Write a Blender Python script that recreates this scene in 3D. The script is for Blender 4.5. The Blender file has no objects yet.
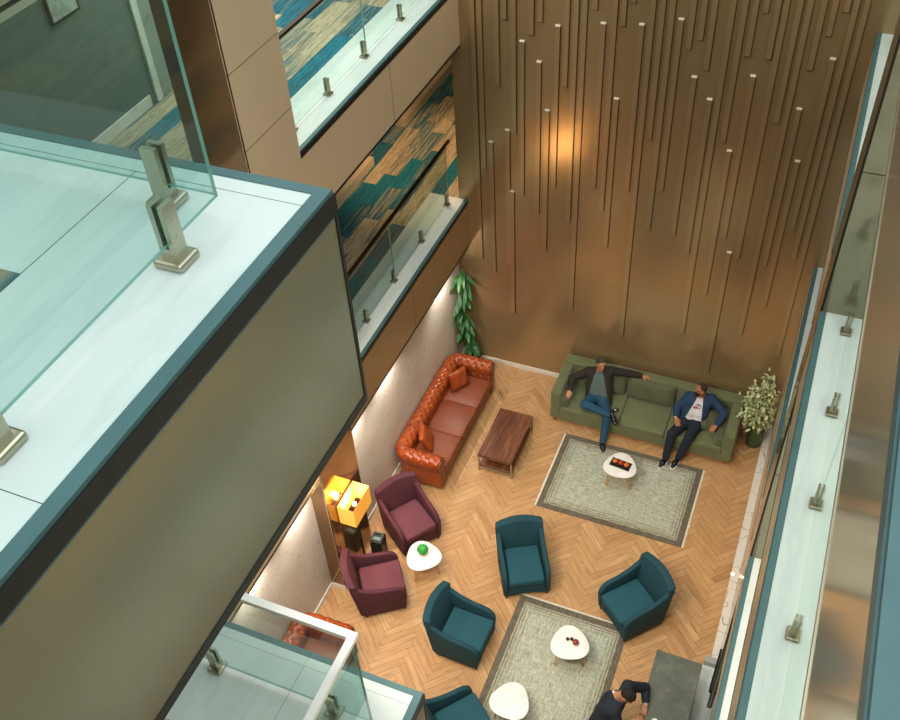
import bpy, bmesh, math, random
import numpy as np
from mathutils import Vector, Matrix, Euler

random.seed(7)
np.random.seed(7)
C = bpy.context.scene.collection
SC = bpy.context.scene
PI = math.pi

# ------------------------------------------------------------------ camera, world, lights, exposure
cam_d = bpy.data.cameras.new('camera')
cam_d.sensor_width = 36.0
cam_d.lens = 959.666 / 900 * 36
cam_d.clip_start = 0.02
cam = bpy.data.objects.new('camera', cam_d)
C.objects.link(cam)
yaw, pit, roll = -0.440737339, 0.767991840, -0.0724071369
_f = Vector((math.sin(yaw) * math.cos(pit), math.cos(yaw) * math.cos(pit), -math.sin(pit)))
_r0 = Vector((math.cos(yaw), -math.sin(yaw), 0))
_u0 = _r0.cross(_f)
_r = _r0 * math.cos(roll) + _u0 * math.sin(roll)
_u = -_r0 * math.sin(roll) + _u0 * math.cos(roll)
cam.matrix_world = Matrix(((_r.x, _u.x, -_f.x, 0), (_r.y, _u.y, -_f.y, 0), (_r.z, _u.z, -_f.z, 13.0), (0, 0, 0, 1)))
SC.camera = cam

world = bpy.data.worlds.new('world')
SC.world = world
world.use_nodes = True
_bg = world.node_tree.nodes['Background']
_bg.inputs['Color'].default_value = (0.85, 0.93, 0.915, 1)
_bg.inputs['Strength'].default_value = 1.45

SC.view_settings.view_transform = 'Standard'
SC.view_settings.look = 'None'
SC.view_settings.gamma = 1.0
SC.view_settings.use_curve_mapping = False
SC.view_settings.exposure = 0.0


def lamp(name, kind, loc, energy, color, target=None, **kw):
    d = bpy.data.lights.new(name, kind)
    d.energy = energy
    d.color = color
    for k, v in kw.items():
        setattr(d, k, v)
    o = bpy.data.objects.new(name, d)
    C.objects.link(o)
    o.location = loc
    if target is not None:
        o.rotation_euler = (Vector(target) - Vector(loc)).to_track_quat('-Z', 'Y').to_euler()
    return o


WARM = (1.0, 0.74, 0.47)
# the glazed roof of the atrium
lamp('skylight', 'AREA', (-2.4, 6.2, 30.0), 1000, (0.95, 1.0, 0.985), (-2.4, 6.2, 0), shape='RECTANGLE', size=10.0, size_y=14.0)
# added fill spots below the galleries, unseen, brightening the lounge floor
for (x, y, z, tx, ty, e) in ((-4.4, 2.12, 10.2, -3.4, 9.6, 900), (-3.0, 2.12, 10.2, -1.6, 9.8, 1000), (-1.6, 2.12, 10.2, -1.5, 7.6, 700), (-5.2, 4.6, 10.2, -2.9, 6.4, 800), (-5.2, 6.2, 10.2, -3.2, 8.2, 300)):
    lamp('fill_spot', 'SPOT', (x, y, z), e * 1.1, (1.0, 0.87, 0.70), (tx, ty, 0), spot_size=1.0, spot_blend=0.9, shadow_soft_size=0.35)
# added area lights under the corridor ceilings, unseen, brightening galleries and fascias
for (x, y, z, sx, sy, e) in ((1.5, 3.6, 10.3, 1.0, 6.0, 115), (1.5, 10.2, 10.3, 1.0, 4.0, 60), (1.5, 3.6, 6.4, 1.0, 6.0, 90), (-6.5, 4.8, 10.3, 1.2, 3.6, 10), (-6.5, 10.2, 10.3, 1.2, 4.0, 170)):
    lamp('corridor_fill', 'AREA', (x, y, z), e, (1.0, 0.93, 0.82), (x, y, 0), shape='RECTANGLE', size=sx, size_y=sy)
for y in (9.6, 13.2, 15.8):
    lamp('corridor_downlight', 'SPOT', (-6.5, y, 6.35), 22 if y < 10 else 250 if y < 14 else 60, (1.0, 0.62, 0.32), (-6.3, y, 3.7), spot_size=1.5, spot_blend=0.7, shadow_soft_size=0.05)
# wall washers under the first gallery
for y in (5.2, 6.4, 8.15, 9.3, 11.55):
    lamp('wall_washer', 'SPOT', (-5.345, y, 2.69), 78, (1.0, 0.90, 0.78), (-5.5, y, 0.6), spot_size=2.2, spot_blend=1.0, shadow_soft_size=0.04)

# ------------------------------------------------------------------ materials
def srgb(h):
    h = h.lstrip('#')
    c = [int(h[i:i + 2], 16) / 255 for i in (0, 2, 4)]
    return tuple(((v / 12.92) if v <= 0.04045 else ((v + 0.055) / 1.055) ** 2.4) for v in c) + (1,)


class NT:
    def __init__(s, name):
        s.m = bpy.data.materials.new(name)
        s.m.use_nodes = True
        s.t = s.m.node_tree
        s.p = s.t.nodes['Principled BSDF']

    def n(s, typ, **kw):
        o = s.t.nodes.new(typ)
        for k, v in kw.items():
            if k in o.inputs:
                o.inputs[k].default_value = v
            else:
                setattr(o, k, v)
        return o

    def l(s, a, b):
        s.t.links.new(a, b)

    def ramp(s, fac, stops, interp='LINEAR'):
        r = s.n('ShaderNodeValToRGB')
        r.color_ramp.interpolation = interp
        e = r.color_ramp.elements
        while len(e) < len(stops):
            e.new(0.5)
        for i, (p, c) in enumerate(stops):
            e[i].position = p
            e[i].color = srgb(c) if isinstance(c, str) else c
        s.l(fac, r.inputs[0])
        return r.outputs[0]

    def math(s, op, a, b=None, c=None):
        m = s.n('ShaderNodeMath', operation=op)
        for i, v in enumerate((a, b, c)):
            if v is None:
                continue
            if isinstance(v, (int, float)):
                m.inputs[i].default_value = v
            else:
                s.l(v, m.inputs[i])
        return m.outputs[0]

    def mix(s, fac, a, b, blend='MIX'):
        m = s.n('ShaderNodeMix', data_type='RGBA', blend_type=blend)
        for sock, v in ((m.inputs[0], fac), (m.inputs[6], a), (m.inputs[7], b)):
            if isinstance(v, (int, float)):
                sock.default_value = v
            elif isinstance(v, str):
                sock.default_value = srgb(v)
            else:
                s.l(v, sock)
        return m.outputs[2]

    def coord(s, which='Object', scale=(1, 1, 1), rot=(0, 0, 0)):
        tc = s.n('ShaderNodeTexCoord')
        mp = s.n('ShaderNodeMapping')
        mp.inputs['Scale'].default_value = scale
        mp.inputs['Rotation'].default_value = rot
        s.l(tc.outputs[which], mp.inputs[0])
        return mp.outputs[0]

    def noise(s, vec, scale, detail=4, rough=0.55):
        o = s.n('ShaderNodeTexNoise')
        o.inputs['Scale'].default_value = scale
        o.inputs['Detail'].default_value = detail
        o.inputs['Roughness'].default_value = rough
        s.l(vec, o.inputs['Vector'])
        return o.outputs['Fac']

    def bump(s, h, strength, dist=0.01):
        b = s.n('ShaderNodeBump')
        b.inputs['Strength'].default_value = strength
        b.inputs['Distance'].default_value = dist
        s.l(h, b.inputs['Height'])
        s.l(b.outputs[0], s.p.inputs['Normal'])

    def col(s, sock):
        s.l(sock, s.p.inputs['Base Color'])

    def set(s, **kw):
        for k, v in kw.items():
            s.p.inputs[k.replace('_', ' ')].default_value = v


def plain(name, c, rough=0.5, metal=0.0, noise_amt=0.08, nscale=6, bump=0.0, bscale=60, **kw):
    t = NT(name)
    t.set(Roughness=rough, Metallic=metal, **kw)
    v = t.coord()
    f = t.noise(v, nscale)
    lo = tuple(x * (1 - noise_amt) for x in srgb(c)[:3]) + (1,)
    hi = tuple(min(1, x * (1 + noise_amt)) for x in srgb(c)[:3]) + (1,)
    t.col(t.ramp(f, [(0.3, lo), (0.7, hi)]))
    if bump:
        t.bump(t.noise(v, bscale, 2), bump, 0.004)
    return t.m


M = {}
def bronze(name, c, rough=0.24, metal=0.75):
    t = NT(name)
    t.set(Metallic=metal)
    v = t.coord()
    f = t.noise(v, 0.5, 1)
    lo = tuple(x * 0.95 for x in srgb(c)[:3]) + (1,)
    hi = tuple(x * 1.05 for x in srgb(c)[:3]) + (1,)
    t.col(t.ramp(f, [(0.1, lo), (0.9, hi)]))
    t.set(Roughness=rough)
    return t.m


M['bronze'] = bronze('bronze_panel', '#ecd9ba', 0.28, 0.35)
M['bronze_back'] = bronze('bronze_wall_panel', '#a68d68', 0.2, 0.45)
M['bronze_pillar'] = bronze('glossy_bronze_panel', '#8f8c76', 0.1, 0.5)
M['bronze_gloss'] = bronze('polished_bronze', '#a5866a', 0.1, 0.85)
M['bronze_fascia'] = bronze('satin_bronze', '#98917a', 0.18, 0.6)
M['bronze_light'] = bronze('pale_bronze', '#d6c8ae', 0.12, 0.4)
M['bronze_dim'] = bronze('dimmed_bronze_panel', '#b0946f', 0.25, 0.4)  # darker copy of the gallery bronze: weaker first-floor light put into its colour
M['bronze_batten'] = bronze('bronze_batten', '#ad946e', 0.2, 0.45)
M['batten_shadow'] = plain('painted_batten_shadow', '#352617', 0.6)  # shade beside the battens, as a colour
M['batten_cap'] = plain('pale_metal_cap', '#efe9dc', 0.45, 0.0)
M['groove'] = plain('dark_gap', '#17140f', 0.6)
M['black'] = plain('black_metal', '#15191a', 0.4)
M['teal_cap'] = plain('blue_grey_capping', '#4b6e72', 0.45, 0.1)
M['steel'] = plain('brushed_steel', '#b3b09c', 0.3, 0.95)
M['steel_warm'] = plain('nickel_clamp', '#9c9580', 0.32, 0.95)
M['rail_dark'] = plain('dark_bronze_handrail', '#3b2d22', 0.28, 0.8)
M['rail_skylit'] = plain('skylit_handrail', '#f0f4f1', 0.35, 0.0)  # sky reflection on the metal rail put into the colour
M['white'] = plain('white_paint', '#e6e4de', 0.45)
M['white_table'] = plain('white_lacquer', '#eeeeec', 0.3)
M['wood_leg'] = plain('light_wood', '#c69a58', 0.45, 0, 0.15, 20)
M['gold'] = plain('brass_wire', '#b98f4c', 0.3, 0.8)
M['grey_wall'] = plain('grey_wall_paint', '#6c7a75', 0.5)
M['door_grey'] = plain('grey_door', '#98a09a', 0.45)
M['ceiling'] = plain('ceiling_paint', '#d5d2c8', 0.7)


def stone():
    t = NT('white_stone')
    v = t.coord()
    f = t.noise(v, 0.9, 6, 0.6)
    w = t.noise(t.coord(scale=(3, 0.5, 1)), 1.4, 5, 0.6)
    c1 = t.ramp(f, [(0.3, '#c9d6d4'), (0.7, '#dbe4e2')])
    c2 = t.ramp(w, [(0.42, '#dbe4e2'), (0.5, '#c3cfcd'), (0.56, '#dbe4e2')])
    t.col(t.mix(0.35, c1, c2))
    t.set(Roughness=0.38)
    return t.m


def marble(name, base, vein, scale=3.0):
    t = NT(name)
    v = t.coord()
    n1 = t.noise(v, scale * 0.5, 5, 0.6)
    mp = t.n('ShaderNodeMapping')
    vm = t.n('ShaderNodeVectorMath', operation='ADD')
    t.l(v, vm.inputs[0])
    nn = t.n('ShaderNodeTexNoise')
    nn.inputs['Scale'].default_value = scale
    t.l(v, nn.inputs['Vector'])
    t.l(nn.outputs['Color'], vm.inputs[1])
    w = t.n('ShaderNodeTexVoronoi', feature='DISTANCE_TO_EDGE')
    w.inputs['Scale'].default_value = scale
    t.l(vm.outputs[0], w.inputs['Vector'])
    t.col(t.mix(0.8, t.ramp(n1, [(0.35, base), (0.65, vein)]), t.ramp(w.outputs[0], [(0.0, vein), (0.03, base)])) if False else
          t.ramp(w.outputs[0], [(0.0, vein), (0.025, base), (1.0, base)]))
    t.set(Roughness=0.25)
    return t.m


def dark_marble():
    t = NT('dark_grey_marble')
    v = t.coord()
    f = t.noise(v, 2.2, 8, 0.72)
    g = t.noise(v, 22, 6, 0.7)
    c = t.ramp(f, [(0.3, '#49504c'), (0.55, '#656b65'), (0.75, '#80877f')])
    s = t.ramp(g, [(0.62, '#000000'), (0.74, '#9aa39e')])
    t.col(t.mix(0.55, c, s, 'ADD'))
    t.set(Roughness=0.22)
    return t.m


def travertine():
    t = NT('travertine')
    v = t.coord(scale=(1, 1, 1))
    f = t.noise(v, 1.6, 6, 0.6)
    c = t.ramp(f, [(0.3, '#cfc6b9'), (0.7, '#dfd7cc')])
    pits = t.noise(t.coord(scale=(9, 9, 5)), 2.2, 4, 0.65)
    p = t.ramp(pits, [(0.31, '#6b5a4a'), (0.38, '#ffffff')])
    t.col(t.mix(0.75, c, p, 'MULTIPLY'))
    t.set(Roughness=0.55)
    return t.m


def carpet():
    t = NT('plank_carpet')
    v = t.coord('Object', rot=(0, 0, PI / 2))
    b = t.n('ShaderNodeTexBrick')
    b.offset = 0.37
    b.inputs['Color1'].default_value = (0, 0, 0, 1)
    b.inputs['Color2'].default_value = (1, 1, 1, 1)
    b.inputs['Mortar'].default_value = (0.4, 0.4, 0.4, 1)
    b.inputs['Scale'].default_value = 1.0
    b.inputs['Mortar Size'].default_value = 0.0
    b.inputs['Brick Width'].default_value = 0.95
    b.inputs['Row Height'].default_value = 0.25
    t.l(v, b.inputs['Vector'])
    streak = t.noise(t.coord('Object', scale=(26, 1.1, 1)), 1.3, 5, 0.65)
    fine = t.noise(t.coord('Object', scale=(60, 9, 1)), 1.0, 3, 0.6)
    fac = t.math('ADD', t.math('MULTIPLY', b.outputs['Color'], 0.62), t.math('MULTIPLY_ADD', streak, 0.9, -0.22))
    c = t.ramp(fac, [(0.14, '#0c5e70'), (0.28, '#17839b'), (0.40, '#0f566a'), (0.50, '#4f7f84'), (0.60, '#a39880'), (0.74, '#d0c3a4'), (0.86, '#9c8c72'), (0.96, '#2a7f92')])
    t.col(t.mix(0.5, c, t.ramp(fine, [(0.3, '#8d8d8d'), (0.7, '#ffffff')]), 'MULTIPLY'))
    t.set(Roughness=0.95)
    return t.m


def oak():
    t = NT('oak_parquet')
    uv = t.n('ShaderNodeUVMap')
    mp = t.n('ShaderNodeMapping')
    mp.inputs['Scale'].default_value = (1.5, 16, 1)
    t.l(uv.outputs[0], mp.inputs[0])
    g = t.noise(mp.outputs[0], 1.0, 6, 0.6)
    mp2 = t.n('ShaderNodeMapping')
    mp2.inputs['Scale'].default_value = (0.8, 4, 1)
    t.l(uv.outputs[0], mp2.inputs[0])
    k = t.noise(mp2.outputs[0], 1.4, 3, 0.5)
    at = t.n('ShaderNodeAttribute')
    at.attribute_name = 'tone'
    tone = at.outputs['Fac']
    c = t.ramp(tone, [(0.0, '#ad8055'), (0.35, '#c09566'), (0.7, '#cba172'), (1.0, '#d5ae7f')])
    c = t.mix(0.42, c, t.ramp(g, [(0.3, '#8e6f52'), (0.62, '#ffffff')]), 'MULTIPLY')
    c = t.mix(0.8, c, t.ramp(k, [(0.22, '#8a6444'), (0.34, '#ffffff')]), 'MULTIPLY')
    t.col(c)
    t.set(Roughness=0.42)
    return t.m


def walnut():
    t = NT('dark_walnut')
    v = t.coord('Object', scale=(14, 1.3, 14))
    g = t.noise(v, 1.6, 6, 0.6)
    d = t.noise(t.coord('Object', scale=(5, 0.6, 5)), 1.2, 3)
    c = t.ramp(g, [(0.3, '#4d2c20'), (0.5, '#70432f'), (0.7, '#8f5f42')])
    t.col(t.mix(0.5, c, t.ramp(d, [(0.35, '#7a6a60'), (0.6, '#ffffff')]), 'MULTIPLY'))
    t.set(Roughness=0.4)
    return t.m


def rugmat(hx, hy):
    t = NT('distressed_rug')
    tc = t.n('ShaderNodeTexCoord')
    sp = t.n('ShaderNodeSeparateXYZ')
    t.l(tc.outputs['Object'], sp.inputs[0])
    dx = t.math('SUBTRACT', hx, t.math('ABSOLUTE', sp.outputs[0]))
    dy = t.math('SUBTRACT', hy, t.math('ABSOLUTE', sp.outputs[1]))
    d = t.math('MINIMUM', dx, dy)
    wob = t.noise(t.coord('Object'), 30, 3)
    dd = t.math('MULTIPLY_ADD', wob, 0.03, t.math('SUBTRACT', d, 0.015))
    frame = t.ramp(t.math('MULTIPLY', dd, 2.0), [(0.0, '#6f6455'), (0.17, '#776c5d'), (0.20, '#c6c7b4'), (0.235, '#8b8777'), (0.28, '#c4c0ae'), (0.33, '#aaac9b'), (0.38, '#d0d2c1'), (0.42, '#b4b9aa'), (0.5, '#cbd1c3')], 'CONSTANT')
    w1 = t.noise(t.coord('Object', scale=(3, 22, 1)), 1.6, 6, 0.7)
    w2 = t.noise(t.coord('Object', scale=(20, 3, 1)), 1.8, 6, 0.7)
    w3 = t.noise(t.coord('Object'), 1.7, 3)
    wear = t.ramp(t.math('MULTIPLY', t.math('ADD', w1, w2), 0.5), [(0.36, '#8b8d7f'), (0.46, '#e0dfd2'), (0.56, '#ffffff')])
    c = t.mix(0.75, frame, wear, 'MULTIPLY')
    c = t.mix(t.math('MULTIPLY', w3, 0.25), c, '#9aa19a')
    t.col(t.mix(0.5, c, t.ramp(t.noise(t.coord('Object', scale=(9, 60, 1)), 1.0, 4, 0.7), [(0.4, '#8f8c7e'), (0.6, '#ffffff')]), 'MULTIPLY'))
    t.set(Roughness=0.95)
    t.bump(w1, 0.2, 0.003)
    return t.m


def fabric(name, c, amt=0.1, rough=0.85, sheen=0.0):
    t = NT(name)
    v = t.coord()
    f = t.noise(v, 4, 4)
    w = t.noise(v, 130, 2)
    lo = tuple(x * (1 - amt) for x in srgb(c)[:3]) + (1,)
    hi = tuple(min(1, x * (1 + amt)) for x in srgb(c)[:3]) + (1,)
    t.col(t.ramp(f, [(0.3, lo), (0.7, hi)]))
    t.set(Roughness=rough)
    if sheen:
        t.set(Sheen_Weight=sheen)
    t.bump(w, 0.25, 0.002)
    return t.m


def leather(name, c, c2, rough=0.33):
    t = NT(name)
    v = t.coord()
    f = t.noise(v, 5, 5)
    t.col(t.ramp(f, [(0.3, c), (0.7, c2)]))
    t.set(Roughness=rough)
    t.bump(t.noise(v, 28, 3), 0.12, 0.004)
    return t.m


def glass(name, tint, rough=0.0, refl=1.0):
    t = NT(name)
    for n in list(t.t.nodes):
        if n.type == 'BSDF_PRINCIPLED':
            t.t.nodes.remove(n)
    out = [n for n in t.t.nodes if n.type == 'OUTPUT_MATERIAL'][0]
    tr = t.n('ShaderNodeBsdfTransparent')
    tr.inputs[0].default_value = srgb(tint)
    gl = t.n('ShaderNodeBsdfGlossy')
    gl.inputs['Color'].default_value = (1, 1, 1, 1)
    gl.inputs['Roughness'].default_value = rough
    fr = t.n('ShaderNodeFresnel')
    fr.inputs['IOR'].default_value = 1.5
    mx = t.n('ShaderNodeMixShader')
    ge = t.n('ShaderNodeNewGeometry')
    t.l(t.math('MULTIPLY', t.math('MULTIPLY', fr.outputs[0], refl), t.math('SUBTRACT', 1.0, ge.outputs['Backfacing'])), mx.inputs[0])
    t.l(tr.outputs[0], mx.inputs[1])
    t.l(gl.outputs[0], mx.inputs[2])
    t.l(mx.outputs[0], out.inputs[0])
    return t.m


def emit(name, c, strength):
    t = NT(name)
    t.p.inputs['Emission Color'].default_value = srgb(c)
    t.p.inputs['Emission Strength'].default_value = strength
    t.p.inputs['Base Color'].default_value = srgb(c)
    return t.m


def speckle(name, a, b, scale, rough=0.6):
    t = NT(name)
    f = t.noise(t.coord(), scale, 3)
    t.col(t.ramp(f, [(0.4, a), (0.6, b)]))
    t.set(Roughness=rough)
    return t.m


M['stone'] = stone()
M['marble'] = marble('white_marble', '#d9d6d0', '#77736c', 2.2)
M['dark_marble'] = dark_marble()
M['travertine'] = travertine()
M['carpet'] = carpet()
M['oak'] = oak()
M['walnut'] = walnut()
M['rug'] = rugmat(1.22, 0.85)
M['fringe'] = plain('cream_fringe', '#dcd8c8', 0.9)
M['teal'] = fabric('teal_fabric', '#15434f', 0.08)
M['teal_seat'] = fabric('teal_seat_fabric', '#1a4f5c', 0.08)
M['plum'] = fabric('burgundy_fabric', '#4f2431', 0.08)
M['plum_seat'] = fabric('burgundy_seat_fabric', '#62333f', 0.08)
M['olive'] = fabric('olive_velvet', '#676f4c', 0.12, 0.8, 0.25)
M['olive_cushion'] = fabric('olive_cushion_velvet', '#585c40', 0.14, 0.8, 0.25)
M['tan'] = leather('tan_leather', '#86391a', '#a04a1e', 0.3)
M['tan_seat'] = leather('brown_seat_leather', '#743922', '#84462b', 0.42)
M['glass'] = glass('clear_glass', '#e9f3f1')
M['glass_edge'] = plain('green_glass_edge', '#7aa79b', 0.35)
M['glass_rim'] = glass('pale_glass_rim', '#d8ebe4')
M['glass_dark'] = glass('tinted_glass', '#b9cfc6')
M['foot'] = plain('dark_foot', '#1a1614', 0.5)
M['orange_foot'] = plain('orange_wood', '#a8561f', 0.5)
M['leaf'] = speckle('dark_green_leaf', '#15441c', '#2b6a26', 9, 0.55)
M['leaf_var'] = speckle('variegated_leaf', '#6f8a45', '#e4e6bd', 22, 0.5)
M['moss'] = speckle('green_moss', '#1c7d2c', '#3cae45', 30, 0.7)
M['terracotta'] = plain('tan_pot', '#9c6a3c', 0.6)
M['green_pot'] = plain('green_glazed_pot', '#3f5636', 0.35)
M['soil'] = plain('soil', '#33261b', 0.9)
M['stem'] = plain('stem', '#4d4a2c', 0.7)
M['ceramic'] = plain('white_ceramic', '#efefec', 0.25)

# ------------------------------------------------------------------ mesh helpers
def obj(name, src, m, parent=None, smooth=False, loc=None):
    me = bpy.data.meshes.new(name)
    if isinstance(src, bmesh.types.BMesh):
        src.to_mesh(me)
        src.free()
    else:
        me.from_pydata([tuple(v) for v in src[0]], [], [tuple(f) for f in src[1]])
    for mm in (m if isinstance(m, (list, tuple)) else [m]):
        me.materials.append(mm)
    if smooth:
        me.polygons.foreach_set('use_smooth', [True] * len(me.polygons))
    me.update()
    o = bpy.data.objects.new(name, me)
    C.objects.link(o)
    if parent:
        o.parent = parent
    if loc:
        o.location = loc
    return o


def auto(o, ang=40):
    me = o.data
    bm = bmesh.new()
    bm.from_mesh(me)
    for f in bm.faces:
        f.smooth = True
    for e in bm.edges:
        if len(e.link_faces) == 2 and e.calc_face_angle(0) > math.radians(ang):
            e.smooth = False
    bm.to_mesh(me)
    bm.free()
    return o


def bx(bm, x0, x1, y0, y1, z0, z1, mat=None):
    r = bmesh.ops.create_cube(bm, size=1)
    S = Matrix.Diagonal((x1 - x0, y1 - y0, z1 - z0, 1))
    T = Matrix.Translation(((x0 + x1) / 2, (y0 + y1) / 2, (z0 + z1) / 2))
    bmesh.ops.transform(bm, matrix=(mat or Matrix()) @ T @ S, verts=r['verts'])
    return r['verts']


def box(x0, x1, y0, y1, z0, z1, bev=0.0, seg=2):
    bm = bmesh.new()
    bx(bm, x0, x1, y0, y1, z0, z1)
    if bev:
        bmesh.ops.bevel(bm, geom=bm.edges[:], offset=bev, segments=seg, profile=0.5, affect='EDGES')
    return bm


def prism(poly, axis, a, b, bev=0.0, seg=2):
    """extrude a 2D outline along axis 'x','y','z' from a to b"""
    bm = bmesh.new()
    def P(p, t):
        return {'x': (t, p[0], p[1]), 'y': (p[0], t, p[1]), 'z': (p[0], p[1], t)}[axis]
    va = [bm.verts.new(P(p, a)) for p in poly]
    vb = [bm.verts.new(P(p, b)) for p in poly]
    n = len(poly)
    bm.faces.new(va)
    bm.faces.new(vb[::-1])
    for i in range(n):
        bm.faces.new((va[i], vb[i], vb[(i + 1) % n], va[(i + 1) % n]))
    bmesh.ops.recalc_face_normals(bm, faces=bm.faces[:])
    if bev:
        es = [e for e in bm.edges if e.calc_face_angle(0) > 0.5]
        bmesh.ops.bevel(bm, geom=es, offset=bev, segments=seg, profile=0.5, affect='EDGES')
    return bm


def tube(bm, pts, r, n=8, r2=None):
    pts = [Vector(p) for p in pts]
    rings = []
    for i, p in enumerate(pts):
        d = (pts[min(i + 1, len(pts) - 1)] - pts[max(i - 1, 0)]).normalized()
        a = d.orthogonal().normalized()
        if i and abs(d.dot(Vector((0, 0, 1)))) < 0.99:
            pass
        ref = Vector((0, 0, 1)) if abs(d.z) < 0.95 else Vector((1, 0, 0))
        a = d.cross(ref).normalized()
        b = d.cross(a)
        rr = r if r2 is None else r + (r2 - r) * i / (len(pts) - 1)
        rings.append([bm.verts.new(p + (a * math.cos(2 * PI * k / n) + b * math.sin(2 * PI * k / n)) * rr) for k in range(n)])
    for i in range(len(rings) - 1):
        for k in range(n):
            bm.faces.new((rings[i][k], rings[i][(k + 1) % n], rings[i + 1][(k + 1) % n], rings[i + 1][k]))
    bm.faces.new(rings[0][::-1])
    bm.faces.new(rings[-1])
    bmesh.ops.recalc_face_normals(bm, faces=bm.faces[:])
    return bm


def lathe(prof, n=24, bm=None, c=(0, 0)):
    bm = bm or bmesh.new()
    rings = []
    for (r, z) in prof:
        if r < 1e-5:
            rings.append([bm.verts.new((c[0], c[1], z))])
        else:
            rings.append([bm.verts.new((c[0] + r * math.cos(2 * PI * k / n), c[1] + r * math.sin(2 * PI * k / n), z)) for k in range(n)])
    for a, b in zip(rings, rings[1:]):
        for k in range(n):
            k2 = (k + 1) % n
            if len(a) == 1 and len(b) == 1:
                continue
            if len(a) == 1:
                bm.faces.new((a[0], b[k], b[k2]))
            elif len(b) == 1:
                bm.faces.new((a[k], b[0], a[k2]))
            else:
                bm.faces.new((a[k], a[k2], b[k2], b[k]))
    bmesh.ops.recalc_face_normals(bm, faces=bm.faces[:])
    return bm


def thing(name, label, cat, loc=(0, 0, 0), rotz=0.0, group=None):
    o = bpy.data.objects.new(name, None)
    o.empty_display_size = 0.1
    C.objects.link(o)
    o.location = loc
    o.rotation_euler = (0, 0, rotz)
    return tag(o, label, cat, group)


def tag(o, label, cat, group=None):
    o['label'] = label
    o['category'] = cat
    if group:
        o['group'] = group
    return o


def struct(name, bm, m, parent=None, smooth=False):
    o = obj(name, bm, m, parent, smooth)
    if parent is None:
        o['kind'] = 'structure'
    return o


def dup(root, loc, rotz, label, group=None):
    r = root.copy()
    C.objects.link(r)
    r.location = loc
    r.rotation_euler = (0, 0, rotz)
    r['label'] = label
    if group:
        r['group'] = group
    for ch in list(root.children):
        c = ch.copy()
        C.objects.link(c)
        c.parent = r
        for g in list(ch.children):
            d = g.copy()
            C.objects.link(d)
            d.parent = c
    return r


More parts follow.
